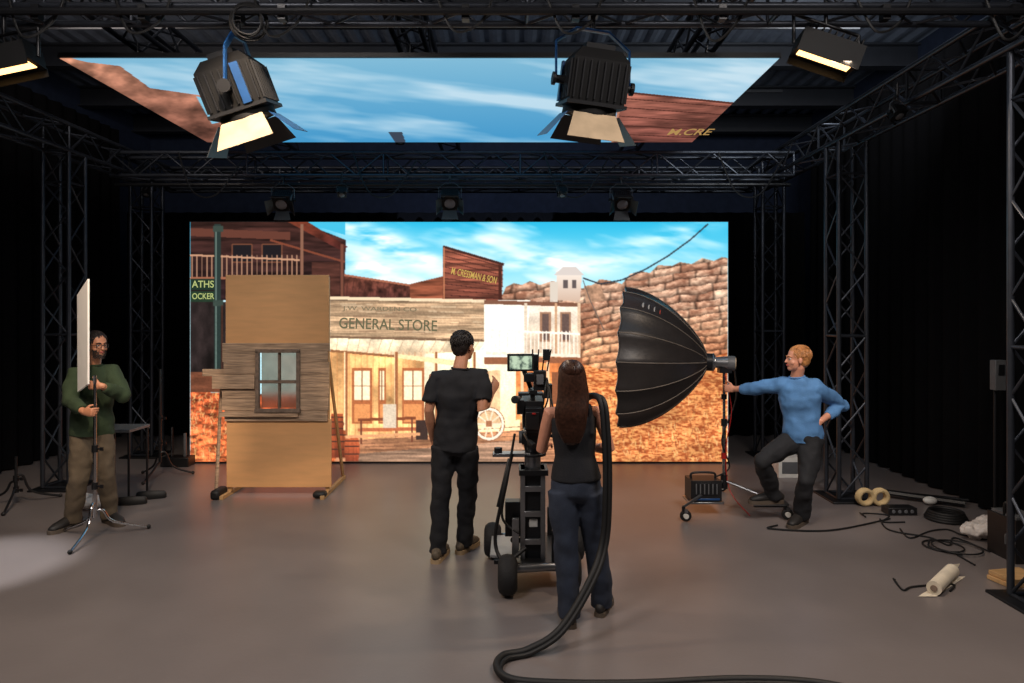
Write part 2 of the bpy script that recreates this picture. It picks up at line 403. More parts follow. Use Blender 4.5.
wtext('sign_text_1','M. CRESSMAN & SON',474,276,46,7,.22,ty)
wtext('sign_text_2','J.W. WARDEN CO',380,309,74,5.5,.02,tg2)
wtext('sign_text_3','GENERAL STORE',388,325,98,11,.03,tg)
wtext('sign_text_4','ATHS',203,284.5,22,7,0,tc)
wtext('sign_text_5','OCKER',203,296.5,22,6,0,tc)

# ceiling LED panel
ZC=4.1; cx0,cx1,cy0,cy1=-3.79,2.24,5.72,8.5
nx,ny=560,260
X,Y=np.meshgrid(np.linspace(cx0,cx1,nx),np.linspace(cy0,cy1,ny)); X=X.ravel();Y=Y.ravel()
cv=Canvas(U0+X*F/Y, V0-(ZC-H)*F/Y); Q=cv.poly; LN=cv.line
sky(cv,np.arange(len(X)),58,143,(128,184,212),(68,150,200),.9,gain=2.2,th=.44,sl=.12,sx=.006,sy=.05,mx=.6)
Q([(40,50),(86,62),(120,66),(150,88),(205,96),(232,118),(240,134),(228,146),(150,146)],(176,122,98),(116,74,62),tex=(.05,.1),amp=.4)
Q([(196,96),(222,104),(230,120),(212,124)],(130,196,222)); Q([(225,112),(232,112),(242,150),(232,150)],(70,44,40))
Q([(622,92),(700,100),(760,104),(720,150),(612,150)],(142,88,74),(112,66,58),tex=(.03,.3),amp=.4)
for i in range(6): LN([(617,98+i*9),(740,108+i*8)],.8,(80,44,38))
LN([(622,92),(612,146)],2.5,(180,124,100)); LN([(622,92),(750,105)],2,(92,54,46))
Q([(388,132),(402,132),(406,143),(396,143)],(60,70,86))
cl=empty('led_ceiling_panel')
led_mesh('screen_face',np.stack([X,Y,np.full_like(X,ZC)],1),nx,ny,cv.C,emis_mat('led_pixels_top',1.05),cl)
mb=MB(); mb.boxb((cx0-.01,cy0-.01,ZC+.005),(cx1+.01,cy1+.01,ZC+.045),black); 
for i in range(7): 
    xx=cx0+(cx1-cx0)*(i+.5)/7; mb.boxb((xx-.03,cy0+.3,ZC+.045),(xx+.03,cy1,ZC+.08),blackm)
for xx in(-3.3,-.9,1.72):
    for yy in(cy0+.3,cy1-.3): mb.cyl((xx,yy,ZC+.03),(xx,yy,4.35),.006,steel,n=5)
mb.obj('cabinet_frame',cl)
p=P(690,132,(ZC-H)*F/(V0-132)); p.z=ZC-.004
text('sign_text','M.CRE',p,(math.pi,0,0),.5,.28,flat_emit('sign_yellow_dim',(176,140,84)),cl)

# ---------------------------------------------------------------- trusses
rig=empty('lighting_truss_grid')
def truss(a,b,w=.29,mat=alu,name='truss',bays=None,r=.024):
    a=Vector(a);b=Vector(b); t=(b-a); L=t.length; t.normalize()
    s=V(0,0,1) if abs(t.z)<.5 else V(1,0,0); s=(s-t*s.dot(t)).normalized(); n=t.cross(s); h=w/2
    mb=MB(); cs=[s*h+n*h,s*h-n*h,-s*h-n*h,-s*h+n*h]
    for c in cs: mb.cyl(a+c,b+c,r,mat,n=8)
    k=bays or max(2,int(L/(w*1.15)))
    for f in range(4):
        c0,c1=cs[f],cs[(f+1)%4]
        for i in range(k):
            p=a+t*(L*i/k); q=a+t*(L*(i+1)/k)
            mb.cyl(p+(c0 if i%2 else c1),q+(c1 if i%2 else c0),.011,mat,n=6)
    for i in range(0,k+1,max(1,int(2/(w*1.15)))):
        p=a+t*(L*i/k)
        for f in range(4): mb.cyl(p+cs[f],p+cs[(f+1)%4],.014,mat,n=6)
    return mb.obj(name,rig,ang=60)
XR=3.56; XL=-5.08; ZT=3.93
for x,y in((XR+.02,4.56),(XR,7.28),(XR,9.45),(XL,7.75),(XL,9.5)):
    truss((x,y,.03),(x,y,ZT-.16)); 
    mb=MB(); mb.boxb((x-.25,y-.25,0),(x+.25,y+.25,.02),blackm); mb.obj('base_plate',rig,bevel=.005)
for x in(XR,XL):
    truss((x,2.5,ZT),(x,10,ZT))
truss((XL,4.75,ZT+.25),(XR,4.75,ZT+.25)); truss((XL,8.78,3.86),(XR,8.78,3.86)); truss((XL,10,ZT),(XR,10,ZT))
truss((XL,3.7,4.5),(XR,3.7,4.5))
for x in(-.9,1.72): truss((x,3.9,4.5),(x,10.2,4.5),w=.25)
truss((-3.3,3.9,4.5),(-3.3,10.2,4.5),w=.25)
for z,y in((3.95,4.5),(3.62,8.75),(4.9,7.0),(4.9,9.0)):
    mb=MB(); mb.cyl((XL,y,z),(XR,y,z),.024,blackm,n=8); mb.obj('pipe',rig)
mb=MB()
for i in range(9):
    xx=-4.6+i*.98+random.uniform(-.3,.3); y=4.55
    pts=crom([(xx,y,4.1),(xx+.12,y-.03,3.86-random.uniform(0,.1)),(xx+.3,y,3.9),(xx+.4,y,4.12)],6); mb.path(pts,.009,rubber,n=5)
    mb.box((xx+.2,y,3.96),(.05,.06,.1),blackm)
for j in range(4): 
    c=P(247,20,4.5); mb.torus(c+V(0,.01*j,0),(random.uniform(-.3,.3),1,.2),.09+.01*j,.007,rubber,n=24,m=5)
for xx in(-4.2,-2,0.4,2.6):
    pts=crom([(xx,8.6,4.0),(xx+.2,8.55,3.5),(xx+.5,8.55,3.46),(xx+.8,8.6,3.9)],6); mb.path(pts,.01,rubber,n=5)
mb.obj('cables_and_clamps',rig)

# ---------------------------------------------------------------- lamps
def frame(d,up=V(0,0,1)):
    d=Vector(d).normalized(); r=d.cross(up).normalized(); u=r.cross(d); return Matrix((r,d,u)).transposed()
def stage_lamp(name,c,aim,sc_=1,doors=(beige,blue,black,blue),top=None,glow=None,roll=0,yk=None,ds=1.0):
    R=frame(aim)@Matrix.Rotation(roll,3,'Y'); c=Vector(c); mb=MB(); yk=yk or blackm
    def L(x,y,z): return c+R@V(x*sc_,y*sc_,z*sc_)
    # boxy ribbed housing with chamfered back
    mb.box(c,(.34*sc_,.25*sc_,.34*sc_),lampk,R)
    s2=.7071
    mb.loft([L(0,-.125,0),L(0,-.19,0)],[(.24*sc_,.24*sc_),(.17*sc_,.17*sc_)],lampk,side=R@V(s2,0,s2),n=4)
    for i in range(8):
        q=-.15+i*.043; mb.box(L(q,-.0,0),(.008*sc_,.22*sc_,.37*sc_),lampf,R); mb.box(L(0,0,q),(.37*sc_,.22*sc_,.008*sc_),lampf,R)
    mb.box(L(0,-.2,0),(.18*sc_,.05*sc_,.16*sc_),lampf,R); mb.box(L(.0,-.228,.0),(.1*sc_,.01*sc_,.07*sc_),grey,R); mb.box(L(-.06,-.226,.07),(.04*sc_,.01*sc_,.025*sc_),yk,R)
    mb.box(L(0,.135,0),(.37*sc_,.02*sc_,.37*sc_),lampf,R)
    mb.loft([L(0,.13,0),L(0,.19,0)],[.165*sc_,.17*sc_],lampk,side=R@V(1,0,0),n=24)
    mb.ball(L(0,.17,0),(.135*sc_,.04*sc_,.135*sc_),glow or grey,R)
    for sx in(-1,1):
        mb.box(L(sx*.19,0,.08),(.012*sc_,.24*sc_,.05*sc_),yk,R); mb.cyl(L(sx*.17,0,0),L(sx*.25,0,0),.025*sc_,lampf)
        mb.cyl(L(sx*.24,0,0),L(sx*.26,0,0),.04*sc_,lampf)
    topd=V(0,0,1); a=L(.235,0,0); b=L(-.235,0,0); up=topd*.33*sc_
    for p,q in((a,a+up*.7),(a+up*.7,a*.72+b*.28+up),(a*.72+b*.28+up,b*.72+a*.28+up),(b*.72+a*.28+up,b+up*.7),(b+up*.7,b)):
        mb.loft([p,q],[(.024*sc_,.008*sc_)]*2,yk,side=(0,1,0),n=8)
    m=(a+b)/2+up; mb.cyl(m,m+V(0,0,.12*sc_),.015*sc_,blackm); mb.box(m+V(0,0,.12*sc_),(.06*sc_,.07*sc_,.07*sc_),blackm)
    if top: mb.cyl(m+V(0,0,.12*sc_),V(m.x,m.y,top),.012,blackm)
    for i,dm in enumerate(doors):
        a=i*math.pi/2; dx,dz=math.cos(a),math.sin(a); tx,tz=-dz,dx
        h=.16;w=.13*ds;w2=.175*ds;ln=.19*ds; fl=.12*ds
        q=[(dx*h+tx*w,.19,dz*h+tz*w),(dx*h-tx*w,.19,dz*h-tz*w),(dx*(h+fl)-tx*w2,.19+ln*.8,dz*(h+fl)-tz*w2),(dx*(h+fl)+tx*w2,.19+ln*.8,dz*(h+fl)+tz*w2)]
        pts=[L(*x) for x in q]; nn=(pts[1]-pts[0]).cross(pts[2]-pts[1]).normalized()*.002
        mb.add([p+nn for p in pts]+[p-nn for p in pts],[(0,1,2,3),(7,6,5,4),(0,4,5,1),(1,5,6,2),(2,6,7,3),(3,7,4,0)],dm)
    return mb.obj(name,ang=30,bevel=0)
stage_lamp('stage_spotlight',P(238,90,4.75),(.3,.22,-.92),1.12,doors=(beige,blue,black,black),top=4.05,roll=.6,yk=blue,ds=1.0)
stage_lamp('stage_spotlight',P(593,84,4.75),(-.12,.2,-.96),1.12,doors=(black,black,blue,beige),top=4.05,roll=.4,yk=blue,ds=1.0)
warmg=flat_emit('lamp_glow',(255,196,120),4)
for u,v in((283,200),(450,199),(621,200)):
    stage_lamp('fresnel_lamp',P(u,v,8.62),(0.05,-.75,-.66),.6,doors=(black,black,black,black),top=3.6,glow=M('lens_glass',(120,120,125),.15),yk=grey)
for u,v,d in((342,192,8.62),(562,192,8.62),(400,139,8.6),(897,112,5.9),(147,192,9.4)):
    stage_lamp('spot_lamp',P(u,v,d),(.1,-.5,-.8),.3,doors=(),top=P(u,v,d).z+.25,yk=grey)
def panel_light(c,lx,aim):
    lx=Vector(lx).normalized(); d=Vector(aim); d=(d-lx*d.dot(lx)).normalized(); up=lx.cross(d); R=Matrix((lx,d,up)).transposed(); c=Vector(c); mb=MB()
    L=lambda x,y,z: c+R@V(x,y,z)
    mb.box(L(0,-.02,0),(.42,.12,.24),lampk,R); mb.box(L(0,.043,0),(.36,.006,.10),warmg,R)
    for i in range(9): mb.box(L(-.18+i*.045,-.1,0),(.008,.05,.2),lampk,R)
    mb.box(L(0,.06,.125),(.42,.06,.006),lampk,R); mb.box(L(0,.06,-.125),(.42,.06,.006),lampk,R)
    for sx in(-1,1): mb.cyl(L(sx*.23,0,0),L(sx*.23,0,0)+V(0,0,.2),.012,blackm)
    mb.cyl(L(.23,0,0)+V(0,0,.2),L(-.23,0,0)+V(0,0,.2),.012,blackm); mb.cyl(c+V(0,0,.2),c+V(0,0,.4),.014,blackm)
    return mb.obj('panel_floodlight')
panel_light(P(826,54,4.7),(.9,-.1,-.36),(-.15,.0,-.95)); panel_light(P(4,64,4.7),(.95,.1,.25),(.2,.0,-.95))

# ---------------------------------------------------------------- scenic flat with window
fl=empty('scenic_wall_flat'); D=7.4
def zz(v,d=D): return H+(V0-v)/F*d
def xx_(u,d=D): return (u-U0)/F*d
mb=MB()
mb.boxb((xx_(226),D-.01,zz(344)),(xx_(329),D+.01,zz(275)),ply)
mb.boxb((xx_(227),D-.012,zz(487)),(xx_(331.5),D+.008,zz(419)),ply)
mb.boxb((xx_(227),D-.008,zz(420)),(xx_(259),D+.008,zz(343)),ply); mb.boxb((xx_(300),D-.008,zz(420)),(xx_(329),D+.008,zz(343)),ply)
mb.boxb((xx_(259),D-.008,zz(351)),(xx_(300),D+.008,zz(343)),ply); mb.boxb((xx_(259),D-.008,zz(420)),(xx_(300),D+.008,zz(410)),ply)
mb.obj('plywood_sheets',fl,bevel=.002)
mb=MB()
rows=[(343,351),(351,362),(362,374),(374,387),(387,398),(398,410),(410,421)]
def plank(a,b,v,v2):
    y=D-.026-random.uniform(0,.008); mb.boxb((xx_(a),y-.011,zz(v2)+.002),(xx_(b),y+.011,zz(v)),woodw)
for (v,v2) in rows:
    if v2<=351 or v>=410: plank(225+random.uniform(-1.5,1),330+random.uniform(-2,1),v,v2)
    else: plank(225+random.uniform(-2,1),260,v,v2); plank(299,329+random.uniform(-1,1),v,v2)
mb.boxb((xx_(215),D-.08,zz(388)),(xx_(257),D-.055,zz(375)),woodw)
mb.boxb((xx_(203),D-.02,zz(376)),(xx_(226),D+.0,zz(369)),woodw)
mb.boxb((xx_(222),D-.075,zz(416)),(xx_(300),D-.05,zz(411)),woodw)
mb.obj('weathered_siding',fl,bevel=.003)
mb=MB(); a,b,t,bo=260,299,351,410
def fr(u1,v1,u2,v2,y=.05): mb.boxb((xx_(u1),D-y,zz(v2)),(xx_(u2),D-y+.05,zz(v1)),woodg)
fr(a-2.5,t-2,b+2.5,t+1.5,.07); fr(a-3,bo-2,b+3,bo+1.5,.09); fr(a-2.5,t,a+1,bo,.07); fr(b-1,t,b+2.5,bo,.07)
fr(a,380,b,383); fr(279,t+1,281,bo-2,.04)
mb.obj('window_sash',fl,bevel=.003)
mb=MB(); mb.box((xx_(279.5),D-.01,zz(380)),(xx_(297)-xx_(262),.004,zz(353)-zz(408)),M('dusty_glass',(176,160,144),.2,trans=.85)); mb.obj('window_pane',fl)
mb=MB()
for u in(229,327): mb.boxb((xx_(u)-.02,D+.012,.02),(xx_(u)+.02,D+.05,zz(277)),pine)
for u in(229,327,):
    mb.boxb((xx_(u)-.02,D-.2,.0),(xx_(u)+.02,D+.75,.04),pine); 
    mb.loft([(xx_(u),D+.05,1.5),(xx_(u),D+.7,.04)],[(.02,.02)]*2,pine,n=4)
for z in(.2,1.72,2.3): mb.boxb((xx_(229),D+.012,z),(xx_(327),D+.05,z+.04),pine)
mb.loft([P(222,376,7.55),P(216,494,7.3)],[.02,.02],woodw,n=4)
mb.obj('timber_braces',fl,bevel=.002)
mb=MB(); mb.box(G(219,7.3,.05),(.1,.25,.1),rubber); mb.box(G(320,7.28,.04),(.14,.12,.07),rubber); mb.obj('sandbags',fl,bevel=.03)

# ---------------------------------------------------------------- C-stands
def c_stand(name,x,y,h,leg=.42,a0=.3,r=.014,mat=chrome,arm=None):
    mb=MB(); mb.cyl((x,y,.18),(x,y,h*.55),r*1.2,mat); mb.cyl((x,y,h*.5),(x,y,h),r,mat)
    for z in(h*.32,h*.55): mb.cyl((x,y,z-.03),(x,y,z+.03),r*1.9,blackm); mb.cyl((x,y,z),(x+.06,y-.02,z),.008,blackm); mb.box((x+.07,y-.02,z),(.03,.01,.03),blackm)
    for i in range(3):
        a=a0+i*2*math.pi/3; dx,dy=math.cos(a),math.sin(a)
        pts=crom([(x,y,.3-.06*i),(x+dx*.06,y+dy*.06,.29-.06*i),(x+dx*.14,y+dy*.14,.12),(x+dx*leg,y+dy*leg,.015)],5); mb.path(pts,.012,mat,n=8)
        mb.ball((x+dx*leg,y+dy*leg,.02),.02,rubber,nu=8,nv=6)
    return mb.obj(name)
sx,sy=(95-U0)/F*5.98,5.98
c_stand('c_stand',sx,sy,1.42,leg=.42,a0=-1.45)
c_stand('c_stand',(160-U0)/F*8.2,8.2,1.3,a0=.5,mat=blackm,leg=.36)
c_stand('c_stand',(16-U0)/F*7.0,7.0,.5,a0=.9,mat=blackm,leg=.4)

# ---------------------------------------------------------------- parabolic softbox on roller stand
sb=empty('parabolic_softbox'); A=P(708,362,6.95); ax=V(-.965,.235,.04).normalized(); Rr=.735; Dp=.86
e1=V(0,0,1)-ax*ax.z; e1.normalize(); e2=ax.cross(e1)
def par(inner,mat,mb):
    nr=16; sub=6; n=nr*sub; rows=16; vs=[];fs=[]
    for j in range(rows+1):
        t=j/rows; r=.05+(Rr-.05)*(1-(1-t)**1.75)**.78 if t>0 else .05; 
        for i in range(n):
            ph=2*math.pi*i/n; s=(i%sub)/sub; sag=1-.055*math.sin(math.pi*s)*(.3+.7*t)
            rr=r*sag-inner; tt=t*Dp+inner-(0.02*math.sin(math.pi*s) if j==rows else 0)
            vs.append(A+ax*tt+e1*rr*math.cos(ph)+e2*rr*math.sin(ph))
    for j in range(rows):
        for i in range(n): fs.append((j*n+i,j*n+(i+1)%n,(j+1)*n+(i+1)%n,(j+1)*n+i))
    mb.add(vs,fs,mat)
    return n,rows,vs
mb=MB(); n,rows,vs=par(0,softb,mb)
mb.obj('fabric_shell',sb,ang=50)
mb=MB(); par(.012,softw,mb); mb.obj('lining',sb,ang=60)
mb=MB()
for i in range(0,n,6): mb.path([Vector(vs[j*n+i]) for j in range(rows+1)],.0055,seam,n=5)
rim=[Vector(vs[rows*n+i]) for i in range(n)]+[Vector(vs[rows*n])]; mb.path(rim,.008,softb,n=5)
mb.obj('ribs',sb)
mb=MB(); wm=M('mark_white',(170,164,158),.6); rm=M('mark_red',(170,60,40),.6)
j=11
def shellp(i,j,o=.004):
    p=Vector(vs[j*n+i%n]); c=A+ax*((p-A).dot(ax)); return p+(p-c).normalized()*o
best=max(range(n),key=lambda i:-Vector(vs[j*n+i]).y*1+Vector(vs[j*n+i]).z*.9)
b0=best-best%6+2
for (jj,i0,i1,mt) in((10,b0,b0+2,wm),(11,b0,b0+2,wm),(12,b0,b0+2,wm),(9,b0,b0+2,rm)):
    mb.add([shellp(i0,jj),shellp(i1,jj),shellp(i1,jj)+ax*.028,shellp(i0,jj)+ax*.028],[(0,1,2,3)],mt)
mb.obj('stand_in_mark',sb)
mb=MB(); B=A-ax*.02
mb.cyl(A+ax*.03,B-ax*.02,.09,blackm,n=20); mb.cyl(B-ax*.02,B-ax*.05,.075,steel,n=20); mb.cyl(B-ax*.05,B-ax*.17,.055,steel,r2=.07,n=16); mb.cyl(B-ax*.17,B-ax*.24,.075,grey,n=16); mb.cyl(B-ax*.24,B-ax*.25,.06,beige)
mb.torus(B-ax*.03,ax,.085,.01,steel); mb.box(B-ax*.14-V(0,0,.075),(.12,.1,.05),blackm)
mb.obj('lamp_head',sb)
bx,by=(724-U0)/F*6.9,6.9
mb=MB(); mb.cyl((bx,by,.25),(bx,by,.85),.02,chrome); mb.cyl((bx,by,.8),(bx,by,1.42),.015,chrome); mb.cyl((bx,by,.83),(bx,by,.9),.03,blackm); mb.cyl((bx,by,1.1),(bx,by,1.15),.028,blackm)
mb.cyl((bx,by,.5),(bx,by,.56),.028,red); mb.ball((bx,by,1.42),.04,blackm)
mb.loft([V(bx,by,1.4),(B-ax*.1)-V(0,0,.08),(B-ax*.1)],[.016,.016,.016],steel)
for p in ((1.62,6.45),(2.6,6.5),(2.3,7.55)):
    e=V(p[0],p[1],.14); c=V(bx,by,.28); d=(e-c); 
    mb.path([c,c+d*.3,e],.014,steel,n=8); mb.cyl(e,e-V(0,0,.04),.016,blackm)
    w=e+V(.02,0,-.085); mb.torus(w,(0.3,1,0),.037,.018,rubber,n=20); mb.cyl(w-V(.0,.03,0),w+V(0,.03,0),.025,white); mb.box(w+V(0,0,.05),(.03,.06,.03),steel)
mb.box((2.46,6.53,.148),(.34,.1,.02),steel); mb.box((2.46,6.53,.13),(.3,.03,.03),blackm)
mb.cyl((bx,by,.2),(bx,by,.34),.035,blackm)
mb.obj('roller_stand',sb)
mb=MB(); pts=crom([A-ax*.25,V(bx+.12,by,1.1),V(bx-.03,by-.03,.7),V(bx+.05,by,.4),V(1.9,6.8,.3)],8); mb.path(pts,.009,rubber,n=6)
pts=crom([V(bx,by-.03,1.35),V(bx+.06,by-.05,1.0),V(bx+.01,by-.03,.6),V(bx+.04,by-.05,.2),V(2.3,6.6,.01)],8); mb.path(pts,.005,red,n=6); mb.obj('power_cable',sb)
mb=MB(); c=G(703,6.75,.24); mb.box(c,(.3,.24,.2),black); mb.box(c+V(0,-.122,.02),(.22,.006,.12),blackm); mb.box(c+V(0,-.122,-.08),(.26,.006,.02),blue)
for i in range(6): mb.box(c+V(-.1+i*.04,-.128,.02),(.012,.008,.1),grey)
mb.path(crom([c+V(-.12,0,.1),c+V(-.1,0,.15),c+V(.1,0,.15),c+V(.12,0,.1)],6),.012,blackm)
mb.box(c+V(0,0,-.115),(.34,.26,.02),steel)
mb.obj('lamp_ballast',sb,bevel=.006)

# ---------------------------------------------------------------- camera dolly with cinema camera
dl=empty('camera_dolly'); cx,cy=.15,4.98
tr=M('tyre',(24,24,26),.75,bump=.4,bscale=40)
mb=MB()
for wx,wy in((-.155,5.5),(-.03,4.76),(.5,5.42),(.42,4.86)):
    R_=.14; mb.torus((wx,wy,R_+.0),(1,0,0),.09,.05,tr,n=32,m=12,sq=1.35); mb.cyl((wx-.055,wy,R_),(wx+.055,wy,R_),.055,grey,n=20); mb.cyl((wx-.068,wy,R_),(wx+.068,wy,R_),.022,blackm); mb.torus((wx-.05,wy,R_),(1,0,0),.05,.006,steel)
mb.obj('wheels',dl)
mb=MB()
mb.loft([V(-.12,5.5,.17),V(.5,5.42,.17)],[.03,.03],steel); mb.loft([V(-.03,4.78,.17),V(.42,4.86,.17)],[.03,.03],steel)
mb.boxb((.0,4.82,.14),(.36,5.5,.2),blackm); mb.boxb((-.16,4.95,.19),(.0,5.4,.21),M('deck_grey',(150,150,150),.4)); mb.boxb((-.13,4.9,.16),(.02,5.45,.19),blackm)
mb.boxb((.06,4.9,.2),(.095,5.08,.84),steel); mb.boxb((.205,4.9,.2),(.24,5.08,.84),steel); mb.boxb((.095,4.93,.2),(.205,5.06,.82),blackm); mb.boxb((.05,4.88,.8),(.26,5.1,.84),blackm)
for z in(.3,.5,.68): mb.boxb((.08,4.9,z),(.22,4.935,z+.04),steel)
mb.cyl((cx,cy,.84),(cx,cy,.93),.06,steel,n=24); mb.cyl((cx,cy,.93),(cx,cy,.95),.1,blackm,n=24)
mb.boxb((-.14,4.9,.93),(.13,5.0,.955),steel); mb.cyl((-.1,4.95,.94),(-.1,4.95,.99),.03,blackm); mb.cyl((-.02,4.9,.92),(-.1,4.8,.6),.012,blackm)
for z in(.3,.4,.5): mb.cyl((.06,5,z),(.0,4.95,z+.02),.02,blackm)
mb.boxb((-.05,4.93,.35),(.06,5.03,.6),blackm); mb.boxb((.0,4.86,.22),(.05,4.9,.5),steel)
mb.boxb((.125,4.926,.42),(.185,4.932,.48),white)
for y in(4.85,5.45): mb.cyl((.3,y,.2),(.3,y,.42),.02,blackm)
pts=crom([(.0,4.9,.95),(-.06,4.8,.7),(-.12,4.86,.35),(-.05,4.8,.22),(.1,4.84,.3)],8); mb.path(pts,.014,rubber,n=6)
pts=crom([(.02,4.9,1.1),(-.03,4.85,.8),(-.07,4.9,.5),(.05,4.85,.4)],8); mb.path(pts,.01,rubber,n=6)
mb.obj('chassis_and_column',dl,bevel=.004)
mb=MB()
mb.cyl((cx,cy,.93),(cx,cy,1.02),.05,blackm,r2=.07,n=20); mb.box((cx,cy,1.06),(.16,.16,.08),blackm); mb.cyl((cx-.1,cy,1.06),(cx+.1,cy,1.06),.045,grey,n=20)
mb.box((cx,cy,1.115),(.1,.4,.025),blackm)
mb.box((cx,cy+.02,1.24),(.15,.34,.2),black); mb.box((cx,cy-.2,1.22),(.11,.12,.17),blackm); mb.box((cx-.01,cy-.265,1.22),(.09,.02,.12),black); mb.box((cx+.0,cy-.28,1.27),(.025,.01,.012),red)
mb.cyl((cx,cy+.18,1.25),(cx,cy+.42,1.25),.06,black,r2=.07,n=24); mb.box((cx,cy+.5,1.25),(.2,.12,.16),black)
mb.box((cx,cy,1.4),(.06,.26,.03),blackm); mb.cyl((cx,cy-.1,1.34),(cx,cy-.1,1.4),.015,blackm); mb.cyl((cx,cy+.1,1.34),(cx,cy+.1,1.4),.015,blackm)
mb.box((cx-.09,cy-.1,1.3),(.05,.14,.1),blackm); mb.cyl((cx-.11,cy-.05,1.34),(cx-.13,cy-.22,1.36),.028,black,n=16)
mb.box((cx+.05,cy-.05,1.48),(.09,.1,.14),black); mb.box((cx+.05,cy-.11,1.49),(.05,.02,.07),grey); mb.box((cx+.02,cy+.04,1.6),(.05,.08,.12),blackm)
for i in range(4): mb.cyl((cx+.0+.035*i,cy,1.54),(cx-.01+.045*i+.01,cy,1.7),.006,rubber,n=6)
mb.box((cx+.1,cy,1.66),(.05,.05,.08),black); mb.box((cx+.11,cy-.02,1.4),(.06,.1,.1),black)
mb.box((cx-.03,cy-.05,1.5),(.07,.09,.06),blackm)
mb.cyl((cx-.01,cy,1.42),(cx-.06,cy-.02,1.56),.012,steel)
for a in range(4): mb.path(crom([(cx+.07,cy-.2,1.2+.04*a),(cx+.14-.02*a,cy-.22,1.25+.06*a),(cx+.1,cy-.1,1.5)],6),.007,rubber,n=5)
for s_ in(-1,1): mb.cyl((cx+s_*.06,cy-.3,1.15),(cx+s_*.06,cy+.5,1.15),.009,steel)
mb.cyl((cx+.06,cy-.1,1.1),(cx+.22,cy-.4,1.12),.012,blackm)
mb.cyl((cx-.06,cy-.1,1.1),(cx-.03,cy-.3,1.08),.012,blackm); mb.cyl((cx-.03,cy-.3,1.08),(cx-.0,cy-.4,1.07),.02,rubber)
Rm=Matrix.Rotation(.12,3,'Z')
mc=P(520.5,362.5,4.9); mb.box(mc,(.19,.03,.125),black,Rm); mb.cyl(mc+V(.02,0,-.06),(cx-.02,cy,1.42),.012,blackm)
mb.obj('cinema_camera',dl,bevel=.004)
scr=bpy.data.materials.new('monitor_picture'); scr.use_nodes=True; nt=scr.node_tree; nt.nodes.clear()
tcn=nt.nodes.new('ShaderNodeTexCoord'); ns=nt.nodes.new('ShaderNodeTexNoise'); ns.inputs['Scale'].default_value=22
rp=nt.nodes.new('ShaderNodeValToRGB'); rp.color_ramp.elements[0].color=lin((40,60,60)); rp.color_ramp.elements[0].position=.35; rp.color_ramp.elements[1].color=lin((200,220,190)); rp.color_ramp.elements[1].position=.6
em=nt.nodes.new('ShaderNodeEmission'); ou=nt.nodes.new('ShaderNodeOutputMaterial')
nt.links.new(tcn.outputs['Object'],ns.inputs[0]); nt.links.new(ns.outputs[0],rp.inputs[0]); nt.links.new(rp.outputs[0],em.inputs[0]); nt.links.new(em.outputs[0],ou.inputs[0])
mb=MB(); mb.box(mc+Rm@V(0,-.017,0),(.16,.004,.095),scr,Rm); mb.obj('monitor_screen',dl)

# ---------------------------------------------------------------- people
def add_hand(mb,mat,w,d,nrm,thumb,curl=.5,s=1.0):
    w=Vector(w); d=Vector(d).normalized(); nrm=Vector(nrm); nrm=(nrm-d*nrm.dot(d)).normalized(); t=d.cross(nrm)
    if t.dot(Vector(thumb))<0: t=-t
    mb.loft([w-d*.02*s,w+d*.025*s,w+d*.06*s,w+d*.09*s],[(.026*s,.02*s),(.034*s,.017*s),(.041*s,.0155*s),(.038*s,.013*s)],mat,side=t,n=12,rnd=True)
    for i,(off,L,r) in enumerate(((.029,.074,.0095),(.010,.082,.0098),(-.010,.076,.0095),(-.028,.06,.0085))):
        p=w+d*.085*s+t*off*s; dd=d+t*off*2.2; a=curl*(.6+.1*i); pts=[p-d*.02*s,p]; 
        cur=Vector(dd).normalized(); axr=cur.cross(nrm).normalized()
        for k,fr_ in enumerate((.42,.32,.26)):
            cur=(Matrix.Rotation(a*(1,1.1,.8)[k],3,axr)@cur); p=p+cur*L*fr_*s; pts.append(p)
        mb.loft(pts,[r*s,r*s,r*.95*s,r*.9*s,r*.75*s],mat,side=t,n=8,rnd=True)
    p=w+d*.025*s+t*.025*s; c1=(d*.65+t*.75+nrm*.3).normalized(); c2=(d*.85+t*.25+nrm*(.3+.4*curl)).normalized()
    mb.loft([p-c1*.01,p+c1*.038*s,p+c1*.038*s+c2*.03*s,p+c1*.038*s+c2*.052*s],[.014*s,.0115*s,.0105*s,.009*s],mat,side=nrm,n=8,rnd=True)
def shoe(mb,ank,dr,mat,sole,s=1.0):
    dr=Vector(dr); dr.z=0; dr.normalize(); sd=dr.cross(V(0,0,1)).normalized(); b=Vector(ank); g=b-V(0,0,.085*s)
    c=[];ab=[]
    for t,h,w in((-.07,.035,.030),(-.04,.048,.038),(.0,.052,.040),(.05,.045,.041),(.1,.036,.046),(.15,.030,.046),(.185,.022,.034)):
        c.append(g+dr*t*s+V(0,0,(h+.015)*s)); ab.append((w*s,h*s))
    mb.loft(c,ab,mat,side=sd,n=14,rnd=True)
    mb.loft([b-V(0,0,.05*s),b+V(0,0,.03*s)],[.045*s,.042*s],mat,n=12)
    out=[(-.09,.02),(-.075,.035),(0,.041),(.06,.042),(.12,.05),(.17,.047),(.205,.03),(.215,.008)]
    pts=[g+dr*a*s+sd*w*s for a,w in out]+[g+dr*a*s-sd*w*s for a,w in reversed(out)]
    k=len(pts); up=V(0,0,.03*s)
    mb.add(pts+[p+up for p in pts],[tuple(range(k)),tuple(range(2*k-1,k-1,-1))]+[(i,(i+1)%k,(i+1)%k+k,i+k) for i in range(k)],sole)
    for q in range(3):
        a=b+dr*(.045+.025*q)*s+V(0,0,(-.0-.018*q)*s); mb.loft([a-sd*.02*s,a+V(0,0,.008),a+sd*.02*s],[.004]*3,sole,n=5)
